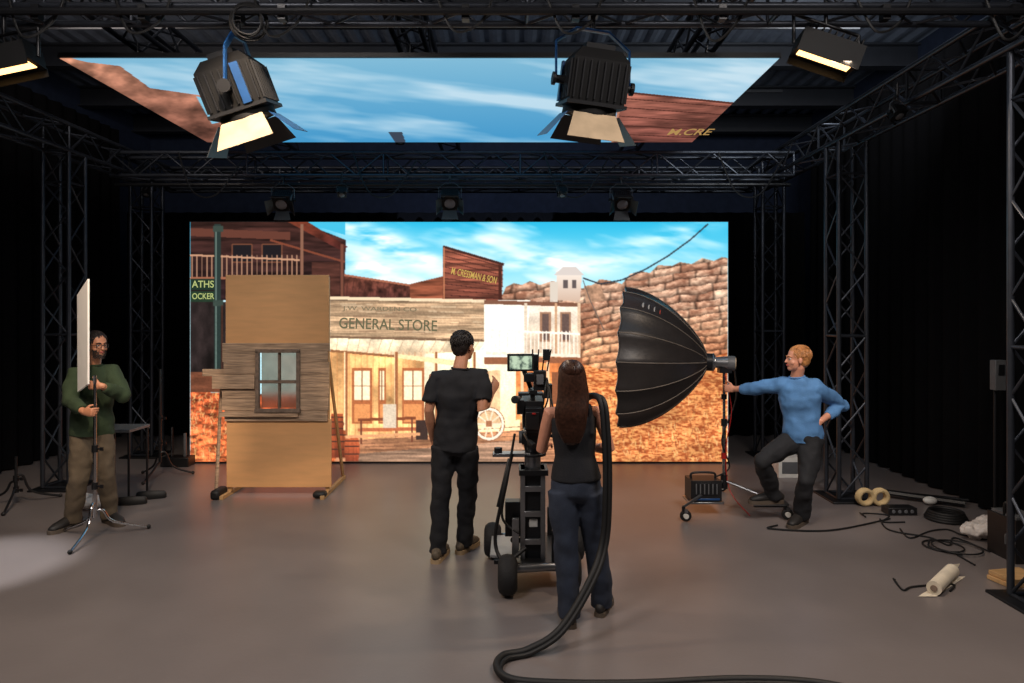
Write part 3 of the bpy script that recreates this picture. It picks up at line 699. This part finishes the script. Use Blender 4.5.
def human(name,J,skin,shirt,pants,shoem,solem,hairc,sleeve=.5,female=False,hairkind='short',k=1.0,tank=False,loose=.0,beard=False,glasses=False,hs=1.0,curly=0):
    E=empty(name); hd=J['head']; f=Vector(J['look']).normalized(); up=Vector(J.get('hup',(0,0,1))); r=f.cross(up).normalized(); up=r.cross(f)
    Rh=Matrix((r,f,up)).transposed()
    def hp(x,y,z): return hd+Rh@(V(x,y,z)*hs)
    sl=J['sR']-J['sL']; pl=J['hR']-J['hL']; tor=J['neck']-J['pel']; mid=(J['sR']+J['sL'])/2
    shw=sl.length/2; hw=.155*k if not female else .16*k
    def torso(mb,mat,o,top=True,bot=-.05):
        pe=J['pel']; ne=J['neck']; wa=pe.lerp(ne,.36); ch=pe.lerp(ne,.66); uc=pe.lerp(ne,.84)
        ww=.125 if female else .142; cw=.14 if female else .165
        cs=[pe+tor.normalized()*bot,pe.lerp(ne,.08),wa,ch,uc]; ab=[(hw+o,.115*k+o),(hw+.002+o,.115*k+o),(ww*k+o,.095*k+o),(cw*k+o,.112*k+o),(shw*.92+o,.095*k+o)]
        if top: cs+=[ne-tor.normalized()*.03,ne+tor.normalized()*.005]; ab+=[(shw*.62+o,.075*k+o),(.062*k+o,.06*k+o)]
        mb.loft(cs,ab,mat,side=sl,n=20)
    mb=MB(); torso(mb,skin,-.006)
    nb=J['neck']; mb.loft([nb-tor.normalized()*.04,nb+V(0,0,.02),hp(0,-.022,-.07),hp(0,-.015,-.02)],[.075*k,.057*k,.053*k,.05],skin,side=sl,n=14)
    for s in'LR':
        S,El,Wr=J['s'+s],J['e'+s],J['w'+s]; q=.85 if female else 1
        mb.loft([mid.lerp(S,.6),S,S.lerp(El,.35),El,El.lerp(Wr,.3),Wr],[.05*q,.058*q,.05*q,.039*q,.042*q,.026*q],skin,side=tor,n=12,rnd=True)
        mb.loft([J['h'+s],J['k'+s],J['a'+s]],[.075,.05,.035],skin,n=12,rnd=True)
        h=J['hand'+s]; add_hand(mb,skin,Wr,h[0],h[1],h[2],h[3],.95 if female else 1.02)
    mb.ball(hp(0,-.012,.03),(.076*hs,.095*hs,.088*hs),skin,Rh,24,16)
    mb.ball(hp(0,.02,-.03),(.061*hs,.068*hs,.084*hs),skin,Rh,20,14)
    mb.ball(hp(0,.052,-.088),(.032*hs,.030*hs,.026*hs),skin,Rh)
    mb.ball(hp(0,.075,.02),(.046*hs,.016*hs,.01*hs),skin,Rh)
    mb.loft([hp(0,.082,.008),hp(0,.097,-.022),hp(0,.101,-.034)],[(.008,.009),(.011,.010),(.015,.010)],skin,side=r,n=10,rnd=True)
    for sx_ in(-1,1): mb.ball(hp(sx_*.077,-.005,-.012),(.009*hs,.018*hs,.031*hs),skin,Rh); mb.ball(hp(sx_*.04,.05,-.035),(.022*hs,.022*hs,.022*hs),skin,Rh)
    body=mb.obj('body',E); remesh(body,.0055,3)
    mb=MB()
    for sx_ in(-1,1):
        mb.ball(hp(sx_*.03,.0715,.0),.0118*hs,eyew,nu=12,nv=8); mb.ball(hp(sx_*.03,.080,.0),.0056*hs,eyed,nu=8,nv=6)
        mb.loft([hp(sx_*.018,.082,.009),hp(sx_*.03,.084,.011),hp(sx_*.043,.076,.008)],[.003,.004,.003],skin,side=up,n=6,rnd=True)
        mb.loft([hp(sx_*.014,.09,.02),hp(sx_*.032,.088,.025),hp(sx_*.048,.074,.019)],[.004,.0045,.003],hairc,side=up,n=6,rnd=True)
    mb.loft([hp(-.023,.078,-.062),hp(0,.089,-.06),hp(.023,.078,-.062)],[(.003,.005),(.006,.009),(.003,.005)],lipm,side=f,n=8,rnd=True)
    if glasses:
        for sx_ in(-1,1):
            mb.torus(hp(sx_*.033,.096,-.002),Rh@V(sx_*.25,1,0),.022,.0025,black,n=20,m=6); mb.loft([hp(sx_*.056,.09,.003),hp(sx_*.08,.0,.0)],[.0025,.0025],black,n=5)
        mb.loft([hp(-.011,.1,.002),hp(.011,.1,.002)],[.0025,.0025],black,n=5)
    mb.obj('face',E)
    mb=MB()
    mb.ball(hp(0,-.026,.048),(.083*hs,.098*hs,.081*hs),hairc,Rh,20,14); mb.ball(hp(0,-.052,.0),(.078*hs,.066*hs,.085*hs),hairc,Rh,20,14)
    for sx_ in(-1,1): mb.ball(hp(sx_*.06,-.01,.03),(.022*hs,.045*hs,.04*hs),hairc,Rh)
    if hairkind=='long':
        mb.loft([hp(0,-.05,.05),hp(0,-.06,-.03),hp(0,-.085,-.12),J['hair1'],J['hair2'],J['hair3']],[(.08,.055),(.09,.06),(.098,.045),(.1,.035),(.085,.03),(.04,.018)],hairc,side=r,n=18,rnd=True)
    ho=mb.obj('hair',E); remesh(ho,.007,2,.01 if hairkind!='long' else .005,.025)
    mb=MB()
    for i in range(700 if hairkind!='long' else 0):
        th=random.uniform(0,2*math.pi); z=random.uniform(-.5,1); q=math.sqrt(1-z*z); d=V(q*math.cos(th),q*math.sin(th),z)
        p=V(0,-.028,.045)+V(d.x*.084,d.y*.098,d.z*.082)
        if p.y>.05 and p.z<.08: continue
        if p.y>-.01 and p.z<.03 : continue
        fl_=V(d.x*.3+random.uniform(-.25,.25),(.6 if z>.5 else -.3)+random.uniform(-.2,.2),-.8 if z<.6 else .1); fl_=(fl_-d*fl_.dot(d)).normalized()
        L=random.uniform(.022,.038); a=hp(*p); b=hp(*(p+fl_*L*.5+d*.004)); c=hp(*(p+fl_*L-d*.004))
        mb.loft([a,b,c],[.004,.0035,.001],hairc,n=5)
    if hairkind=='long':
        for i in range(420):
            o=random.uniform(-1,1); a0=math.asin(o*.98)
            rad=[(.03,.03),(.078,.066),(.092,.068),(.1,.047),(.103,.037),(.088,.032),(.05,.02)]
            cs=[hp(0,-.03,.128),hp(0,-.04,.07),hp(0,-.055,-.02),hp(0,-.085,-.12),J['hair1'],J['hair2'],J['hair3']]
            pts=[c+r*(rx_*math.sin(a0+random.uniform(-.04,.04)))-f*(ry_*math.cos(a0)) for c,(rx_,ry_) in zip(cs,rad)]
            e=random.choice([6,7,7]); pts=crom(pts[:e],3)
            mb.loft(pts,[.003]*(len(pts)-1)+[.001],hairc,n=4)
        for i in range(160):
            th=random.uniform(-2.4,2.4)-math.pi/2; d=V(math.cos(th),math.sin(th),0)
            pts=[hp(0,-.03,.13)]
            for zz_ in(.9,.7,.4,.1,-.2): 
                q=math.sqrt(1-zz_*zz_); p=V(d.x*.087*q,-.028+d.y*.101*q,.047+zz_*.085)
                if p.y>.045 and zz_<.6: break
                pts.append(hp(*p))
            pts=crom(pts,2); mb.loft(pts,[.003]*(len(pts)-1)+[.001],hairc,n=4)
    if beard:
        for i in range(420):
            a=random.uniform(-1.4,1.4); z=random.uniform(-.115,-.05+.02*abs(math.sin(a))); 
            if abs(a)<.45 and -.076<z<-.046: continue
            rr=.062*(1-max(0,(-z-.06))*4); p=V(rr*math.sin(a),.022+(.068*math.cos(a))*(1.0 if z>-.09 else .85)-.002,z)
            mb.loft([hp(*(p*1.0)),hp(*(p+V(math.sin(a)*.003,math.cos(a)*.003,-.01)))],[.0026,.0008],hairc,n=4)
    mb.obj('hair_strands',E)
    mb=MB(); o=.012+loose; 
    if tank:
        pe,ne=J['pel'],J['neck']; torso(mb,shirt,.010,top=False,bot=.03)
        for s in'LR':
            S=J['s'+s]; c=mid.lerp(S,.62)
            mb.loft([c-tor.normalized()*.12,c-tor.normalized()*.03,c+tor.normalized()*.035],[(.04,.11),(.03,.095),(.022,.072)],shirt,side=sl,n=14,rnd=True)
    else:
        torso(mb,shirt,o,bot=-.06)
        for s in'LR':
            S,El,Wr=J['s'+s],J['e'+s],J['w'+s]
            if sleeve<=1: 
                c=S.lerp(El,sleeve*1.0); mb.loft([mid.lerp(S,.45),S.lerp(mid,.08),S.lerp(El,.3),c],[.07+loose,.072+loose,.067+loose,.062+loose],shirt,side=tor,n=14)
            else:
                c=El.lerp(Wr,sleeve-1); mb.loft([mid.lerp(S,.45),S.lerp(mid,.08),S.lerp(El,.5),El,El.lerp(c,.6),c],[.07+loose,.07+loose,.06+loose,.052+loose,.05+loose,.04+loose*.5],shirt,side=tor,n=14)
                mb.ball(El,.054+loose,shirt)
    so=mb.obj('shirt',E); remesh(so,.009,5,.034 if not tank else .01,.13,1)
    if not tank:
        mb=MB(); nn=tor.normalized(); mb.torus(J['neck']+nn*.012,nn,.066*k,.009,shirt); mb.obj('collar',E)
    mb=MB(); pe=J['pel']
    mb.loft([pe+tor.normalized()*.07,pe+tor.normalized()*.0,pe-V(0,0,.05),pe-V(0,0,.1)],[(hw-.0,.108*k),(hw+.012,.122*k),(hw+.012,.125*k),(hw*.85,.1*k)],pants,side=pl,n=20)
    for s in'LR':
        hh,kk,aa=J['h'+s],J['k'+s],J['a'+s]; q=.92 if female else 1; e=loose*.9
        mb.loft([hh+(hh-kk).normalized()*.02,hh.lerp(kk,.3),hh.lerp(kk,.75),kk,kk.lerp(aa,.3),kk.lerp(aa,.8),aa+V(0,0,-.04)],[(.094*q+e,.1*q+e),(.09*q+e,.095*q+e),(.072*q+e,.076*q+e),(.067*q+e,.068*q+e),(.068*q+e,.07*q+e),(.062*q+e,.065*q+e),(.062*q+e,.07*q+e)],pants,side=pl,n=16)
        mb.ball(kk,.066*q+e,pants)
    po=mb.obj('trousers',E); remesh(po,.009,5,.036 if not female else .022,.12,1)
    mb=MB(); shoe(mb,J['aL'],J['tL'],shoem,solem,1.12 if not female else 1.0); shoe(mb,J['aR'],J['tR'],shoem,solem,1.12 if not female else 1.0)
    mb.obj('shoes',E,ang=50)
    return E
blk=M('black_tshirt',(26,27,32),.85,bump=.2,bscale=120); blkp=M('black_trousers',(27,28,32),.85,bump=.2,bscale=90)
jean=M('dark_jeans',(42,50,66),.85,var=.3,bump=.3,bscale=200); olive=M('green_sweater',(46,62,40),.9,bump=.3,bscale=150)
khaki=M('khaki_trousers',(96,84,68),.9,bump=.2,bscale=90); dblue=M('blue_sweater',(84,132,184),.85,bump=.3,bscale=150)
hdk=M('hair_dark',(30,22,19),.5,var=.4,scale=40); hbr=M('hair_brown',(64,40,30),.38,var=.5,scale=60); hgi=M('hair_ginger',(182,124,72),.5,var=.3,scale=40)
shb=M('shoe_brown',(96,84,68),.7,var=.5,scale=40); sho=M('sole_tan',(176,150,116),.7); shk=M('shoe_black',(34,31,29),.6); soled=M('sole_dark',(90,78,66),.7)
J=dict(pel=P(455,442,5.47),neck=P(460,370,5.46),head=P(464,346,5.52),look=(.55,.8,.02),
 sL=P(434.5,379,5.47),sR=P(483,377,5.47),eL=P(429,411,5.42),wL=P(433,440,5.55),eR=P(482,411,5.36),wR=P(492,392,5.56),
 hL=P(444,449,5.47),hR=P(467,449,5.47),kL=P(441,500,5.46),kR=P(468,498,5.58),aL=G(438,5.44,.095),aR=G(464,5.64,.095),
 tL=(.15,1,0),tR=(.45,1,0),
 handL=(V(.05,.35,-1),V(.9,.2,0),V(0,1,.2),.5),handR=(V(.35,.5,.8),V(-.5,.8,-.1),V(-.6,0,.5),.6))
human('camera_crew_man',J,skinM,blk,blkp,shb,sho,hdk,sleeve=.72,loose=.008)
J=dict(pel=P(576,484,4.36),neck=P(573,404,4.35),head=P(571,379,4.36),look=(-.05,1,-.08),
 sL=P(550,413,4.36),sR=P(598,412,4.36),eL=P(541,450,4.40),wL=P(546,445,4.62),eR=P(610,449,4.38),wR=P(588,447,4.58),
 hL=P(563,493,4.36),hR=P(589,493,4.36),kL=P(566,552,4.34),kR=P(597,550,4.42),aL=G(569,4.32,.085),aR=G(602,4.48,.085),
 tL=(-.1,1,0),tR=(.35,1,0),hair1=P(571,413,4.235),hair2=P(571,429,4.23),hair3=P(572,443,4.235),
 handL=(V(-.25,1,-.1),V(0.2,0,-1),V(1,0,0),.9),handR=(V(-.5,1,0),V(0,0,-1),V(-1,0,0),.8))
human('camera_operator_woman',J,skinL,blk,jean,shk,soled,hbr,female=True,hairkind='long',tank=True,k=.95,hs=.94,loose=.016)
J=dict(pel=P(92,428,6.3),neck=P(94,366,6.28),head=P(97,345,6.25),look=(.85,-.5,-.03),
 sR=P(74,374,6.24),sL=P(113,373,6.34),eR=P(71,401,6.12),wR=P(84,412,5.97),eL=P(122,395,6.2),wL=P(101,386,6.0),
 hR=P(83,434,6.28),hL=P(101,434,6.32),kR=P(79,478,6.2),kL=P(106,475,6.3),aR=G(72,6.28,.095),aL=G(110,6.42,.095),
 tR=(-.25,-1,0),tL=(.8,-.55,0),
 handR=(V(.8,-.3,0),V(.2,1,0),V(0,0,1),1.25),handL=(V(-1,-.2,.1),V(-.1,1,0),V(0,0,1),1.2))
human('stand_holding_man',J,skinM,olive,khaki,shk,soled,hdk,sleeve=1.85,loose=.014,beard=True,glasses=True)
J=dict(pel=P(803,434,6.38),neck=P(797,378,6.34),head=P(797,359,6.30),look=(-1,.05,.05),
 sR=P(780,385,6.43),sL=P(815,387,6.28),eR=P(754,388,6.6),wR=P(735,389,6.76),eL=P(842,405,6.42),wL=P(821,421,6.27),
 hR=P(794,440,6.42),hL=P(812,440,6.34),kR=P(762,461,6.28),kL=P(806,481,6.22),aR=P(773,493,6.5),aL=G(801,6.38,.095),
 tR=(-1,-.1,0),tL=(-.75,-.7,0),
 handR=(V(-.8,.5,.0),V(0.5,.8,0),V(0,0,1),1.0),handL=(V(-.9,-.15,-.5),V(.0,1,-.1),V(0,0,1),.7))
human('lighting_man',J,skinL,dblue,blkp,shk,soled,hgi,sleeve=1.7,loose=.012)
# ---------------------------------------------------------------- foam board in the man's hand
mb=MB()
q=[P(88.5,384,5.9),P(78.5,392,6.1),P(78,295,6.1),P(88.5,279,5.9)]; off=V(.006,.004,0)
mb.add([p+off for p in q]+[p-off for p in q],[(0,1,2,3),(7,6,5,4),(0,4,5,1),(1,5,6,2),(2,6,7,3),(3,7,4,0)],M('foam_board_white',(252,250,246),.6,var=.02)); mb.obj('foam_board',smooth=False)

# ---------------------------------------------------------------- thick cable from the operator
mb=MB(); pts=[P(575,405,4.55),P(590,396,4.4),P(601,402,4.27),P(605,440,4.23),P(606,490,4.21),P(603,540,4.2),P(590,580,4.1),G(560,3.98,.12),G(528,3.92,.03),G(503,3.85,.03),G(497,3.72,.03),G(512,3.6,.03),G(560,3.56,.03),G(640,3.56,.03),G(740,3.6,.03),G(820,3.56,.03),G(900,3.4,.03)]
mb.path(crom(pts,10),.021,rubber,n=14)
pts=[p+V(.022,-.022,-.008 if i>7 else 0) for i,p in enumerate(pts)]
mb.path(crom(pts,10),.014,rubber,n=10)
mb.obj('cable_snake')

# ---------------------------------------------------------------- floor clutter right
def floor_d(v): return 1331.85/(v-315)
for u in(866,881):
    mb=MB(); d=6.95; c=G(u,d,.095); 
    for j in range(3): mb.torus(c+V(0,.02*j,0),(random.uniform(-.05,.05),1,.1),.07,.022,M('rope',(206,180,132),.7),n=28)
    mb.obj('tape_roll')
mb=MB(); c=G(899,6.7,.04); mb.box(c,(.28,.14,.07),black); [mb.cyl(c+V(-.09+.06*i,-.072,0),c+V(-.09+.06*i,-.06,0),.02,grey) for i in range(4)]; mb.obj('power_strip',bevel=.008)
mb=MB()
for j,(a,b,dd,ee) in enumerate(((895,5.0,950,4.8),(880,6.5,990,5.6),(860,6.7,905,6.4),(900,6.2,980,6.0),(930,5.9,975,5.3))):
    p=[G(a,b,.01)]; 
    for t in(.2,.4,.6,.8): p.append(G(a+(dd-a)*t+random.uniform(-16,16),b+(ee-b)*t+random.uniform(-.22,.22),.01))
    p.append(G(dd,ee,.01)); mb.path(crom(p,8),.007,rubber,n=6)
c=G(950,5.7,.012); 
for j in range(2): mb.torus(c+V(random.uniform(-.05,.05),random.uniform(-.05,.05),j*.012),(0,0,1),.15+.03*j,.007,rubber)
mb.path(crom([V(2.45,6.3,.012),G(770,6.2,.012),G(830,6.15,.012),G(890,6.5,.012)],8),.008,rubber,n=6)
mb.obj('floor_cables')
mb=MB()
for j in range(4): mb.torus(G(946,6.5,.02+.02*j),(0,0,1),.17-.01*j,.015,rubber)
mb.obj('cable_coil')
mb=MB(); pap=M('paper_roll_white',(226,214,192),.7); a=G(934,4.75,.05); b=G(952,5.08,.05); mb.cyl(a,b,.048,pap,n=24); mb.cyl(a-(b-a)*.02,a+(b-a)*.01,.022,woodg)
mb.add([a+V(-.13,-.03,-.045),a+V(0,-.03,-.045),b+V(.1,0,-.045),b+V(-.02,.0,-.045)],[(0,1,2,3)],pap); mb.add([b+V(0,0,.045),b+V(.1,.06,.03),a+V(.15,.1,-.04),a+V(.04,.02,.02)],[(0,1,2,3)],pap); mb.obj('paper_roll',ang=40)
mb=MB(); 
for j in range(2): mb.box(G(1016,4.98,.018+.034*j),(.3-.03*j,.2,.03),pine,Matrix.Rotation(.2,3,'Z'))
mb.obj('wood_planks',bevel=.003)
bag=M('plastic_bag',(214,206,200),.35,bump=.3,bscale=20)
mb=MB()
for i in range(7): mb.ball(G(984,5.95,.08)+V(random.uniform(-.1,.1),random.uniform(-.08,.08),random.uniform(-.02,.05)),(random.uniform(.07,.11),.09,.06),bag)
o=mb.obj('plastic_bag'); remesh(o,.012,2,.06,.05)
mb=MB(); mb.box(G(1016,5.5,.17),(.24,.32,.34),black); mb.box(G(1016,5.5,.35),(.2,.28,.02),grey); mb.box(G(1010,5.335,.2),(.08,.01,.08),grey)
mb.path(crom([G(1005,5.5,.34),G(1006,5.45,.45),G(1015,5.45,.4),G(1022,5.45,.3)],8),.015,rubber); mb.obj('equipment_case',bevel=.015)
mb=MB(); a=G(885,7.3,.06); b=G(965,6.9,.05); mb.loft([a,b],[(.05,.03)]*2,black,n=8); mb.cyl(a+V(.2,-.1,0),b+V(.1,.1,0),.02,blackm); mb.ball(G(930,7.0,.05),(.07,.05,.04),white); mb.obj('folded_light_stand')
mb=MB(); mb.box(G(787,8.3,.12),(.3,.25,.24),white); mb.box(G(787,8.3,.12)+V(0,-.128,.0),(.22,.006,.14),grey); mb.obj('white_crate',bevel=.01)
mb=MB(); p=P(998,375,6.35); mb.box(p,(.1,.08,.28),grey); mb.box(p+V(0,-.045,.05),(.06,.01,.1),blackm); mb.cyl(p+V(0,.04,0),V(p.x,p.y+.04,0),.015,blackm); mb.box(V(p.x,p.y+.04,.02),(.2,.22,.04),blackm); mb.obj('stage_control_box',bevel=.006)
# ---------------------------------------------------------------- clutter left
mb=MB(); c=G(124,7.35,0); c.y=7.3; mb.box(c+V(0,0,.74),(.4,.4,.03),grey)
for a in(-.18,.18):
    for b in(-.18,.18): mb.cyl(c+V(a,b,0),c+V(a,b,.73),.012,blackm)
mb.obj('side_table',bevel=.003)
mb=MB()
for u,v in((150,499),(130,505)):
    c=G(u,floor_d(v),.03); mb.loft([c-V(.12,0,0),c,c+V(.12,.05,0)],[(.03,.05),(.035,.06),(.03,.05)],rubber,n=10,side=(0,1,0),rnd=True)
mb.obj('sandbags')
mb=MB(); 
for i in range(5): mb.ball(G(89,6.85,.06)+V(random.uniform(-.08,.08),random.uniform(-.06,.06),random.uniform(0,.04)),(.07,.06,.05),bag)
o=mb.obj('plastic_bag'); remesh(o,.012,2,.05,.05)
mb=MB(); mb.box(G(178,8.85,.06),(.36,.2,.12),black); mb.cyl(G(172,8.85,.1),G(172,8.85,.5),.015,blackm); mb.cyl(G(185,8.85,.1),G(185,8.85,.42),.02,grey); mb.obj('equipment_pile',bevel=.01)

# ---------------------------------------------------------------- lighting
def area(name,loc,tgt,size,pw,col,sy=None,spread=None):
    l=bpy.data.lights.new(name,'AREA'); l.energy=pw; l.color=col; l.size=size
    if sy: l.shape='RECTANGLE'; l.size_y=sy
    if spread: l.spread=spread
    o=bpy.data.objects.new(name,l); sc.collection.objects.link(o); o.location=loc
    o.rotation_euler=(Vector(tgt)-Vector(loc)).to_track_quat('-Z','Y').to_euler(); return o
def spot(name,loc,tgt,pw,col,ang=60,blend=.5,r=.08):
    l=bpy.data.lights.new(name,'SPOT'); l.energy=pw; l.color=col; l.spot_size=math.radians(ang); l.spot_blend=blend; l.shadow_soft_size=r
    o=bpy.data.objects.new(name,l); sc.collection.objects.link(o); o.location=loc
    o.rotation_euler=(Vector(tgt)-Vector(loc)).to_track_quat('-Z','Y').to_euler(); return o
warm=(1,.76,.54); neu=(1,.91,.86)
a=P(826,54,4.7); area('panel_lamp_right',a+V(-.02,-.05,-.12),(1.6,3.2,0),.3,45,warm,.12)
a=P(4,64,4.7); area('panel_lamp_left',a+V(.02,-.05,-.12),(-2.4,3.6,0),.3,45,warm,.12)
area('overhead_fill_1',(-2.2,1.8,5.0),(-1.5,5.4,0),1.2,115,neu)  # added fill above the frame, no fixture; lifts the foreground floor
area('overhead_fill_2',(2.2,1.8,5.0),(1.5,5.4,0),1.2,95,neu)  # second added fill, unseen, for the right half of the foreground
spot('spot_pool_left',(-4.6,4.6,3.7),(-4.2,5.3,0),720,(.97,.97,1),25,.7,.05)
spot('spot_flat',(-1.5,3.2,4.4),(-2.4,7.4,1.2),560,warm,26,.7)
spot('spot_right_man',(3.0,3.4,4.3),(2.9,6.4,1),260,neu,30,.7)
spot('spot_left_man',(-2.3,3.4,4.3),(-3.8,6.3,1.5),320,warm,28,.7)
area('roof_fill',(3.4,6.6,4.75),(2.8,8.6,5.8),1.0,60,(.9,.95,1))  # added uplight without a fixture, brightens the roof sheet
area('roof_fill_left',(-4.2,6.6,4.75),(-3.8,8,5.8),1.0,34,(1,.88,.8))  # same added uplight for the left part of the roof
area('back_wall_fill',(-.6,10.6,4.3),(-.6,12.5,5.2),2.5,20,(.6,.72,1))  # added bluish fill lamp that brightens the back wall
area('truss_fill',(-.6,7.6,4.9),(-.6,9.5,4.2),2.0,12,(.7,.82,1))  # added fill lamp so the dark back trusses show, no fixture
w=bpy.data.worlds.new('world'); sc.world=w; w.use_nodes=True; w.node_tree.nodes['Background'].inputs[0].default_value=(.4,.42,.5,1); w.node_tree.nodes['Background'].inputs[1].default_value=.06
# ---------------------------------------------------------------- camera
cd=bpy.data.cameras.new('camera'); cd.sensor_width=36; cd.lens=F/1024*36; cd.shift_y=-(341.5-V0)/1024; cd.clip_start=.05; cd.clip_end=100
co=bpy.data.objects.new('camera',cd); sc.collection.objects.link(co); co.location=(0,0,H); co.rotation_euler=(math.pi/2,0,0); sc.camera=co
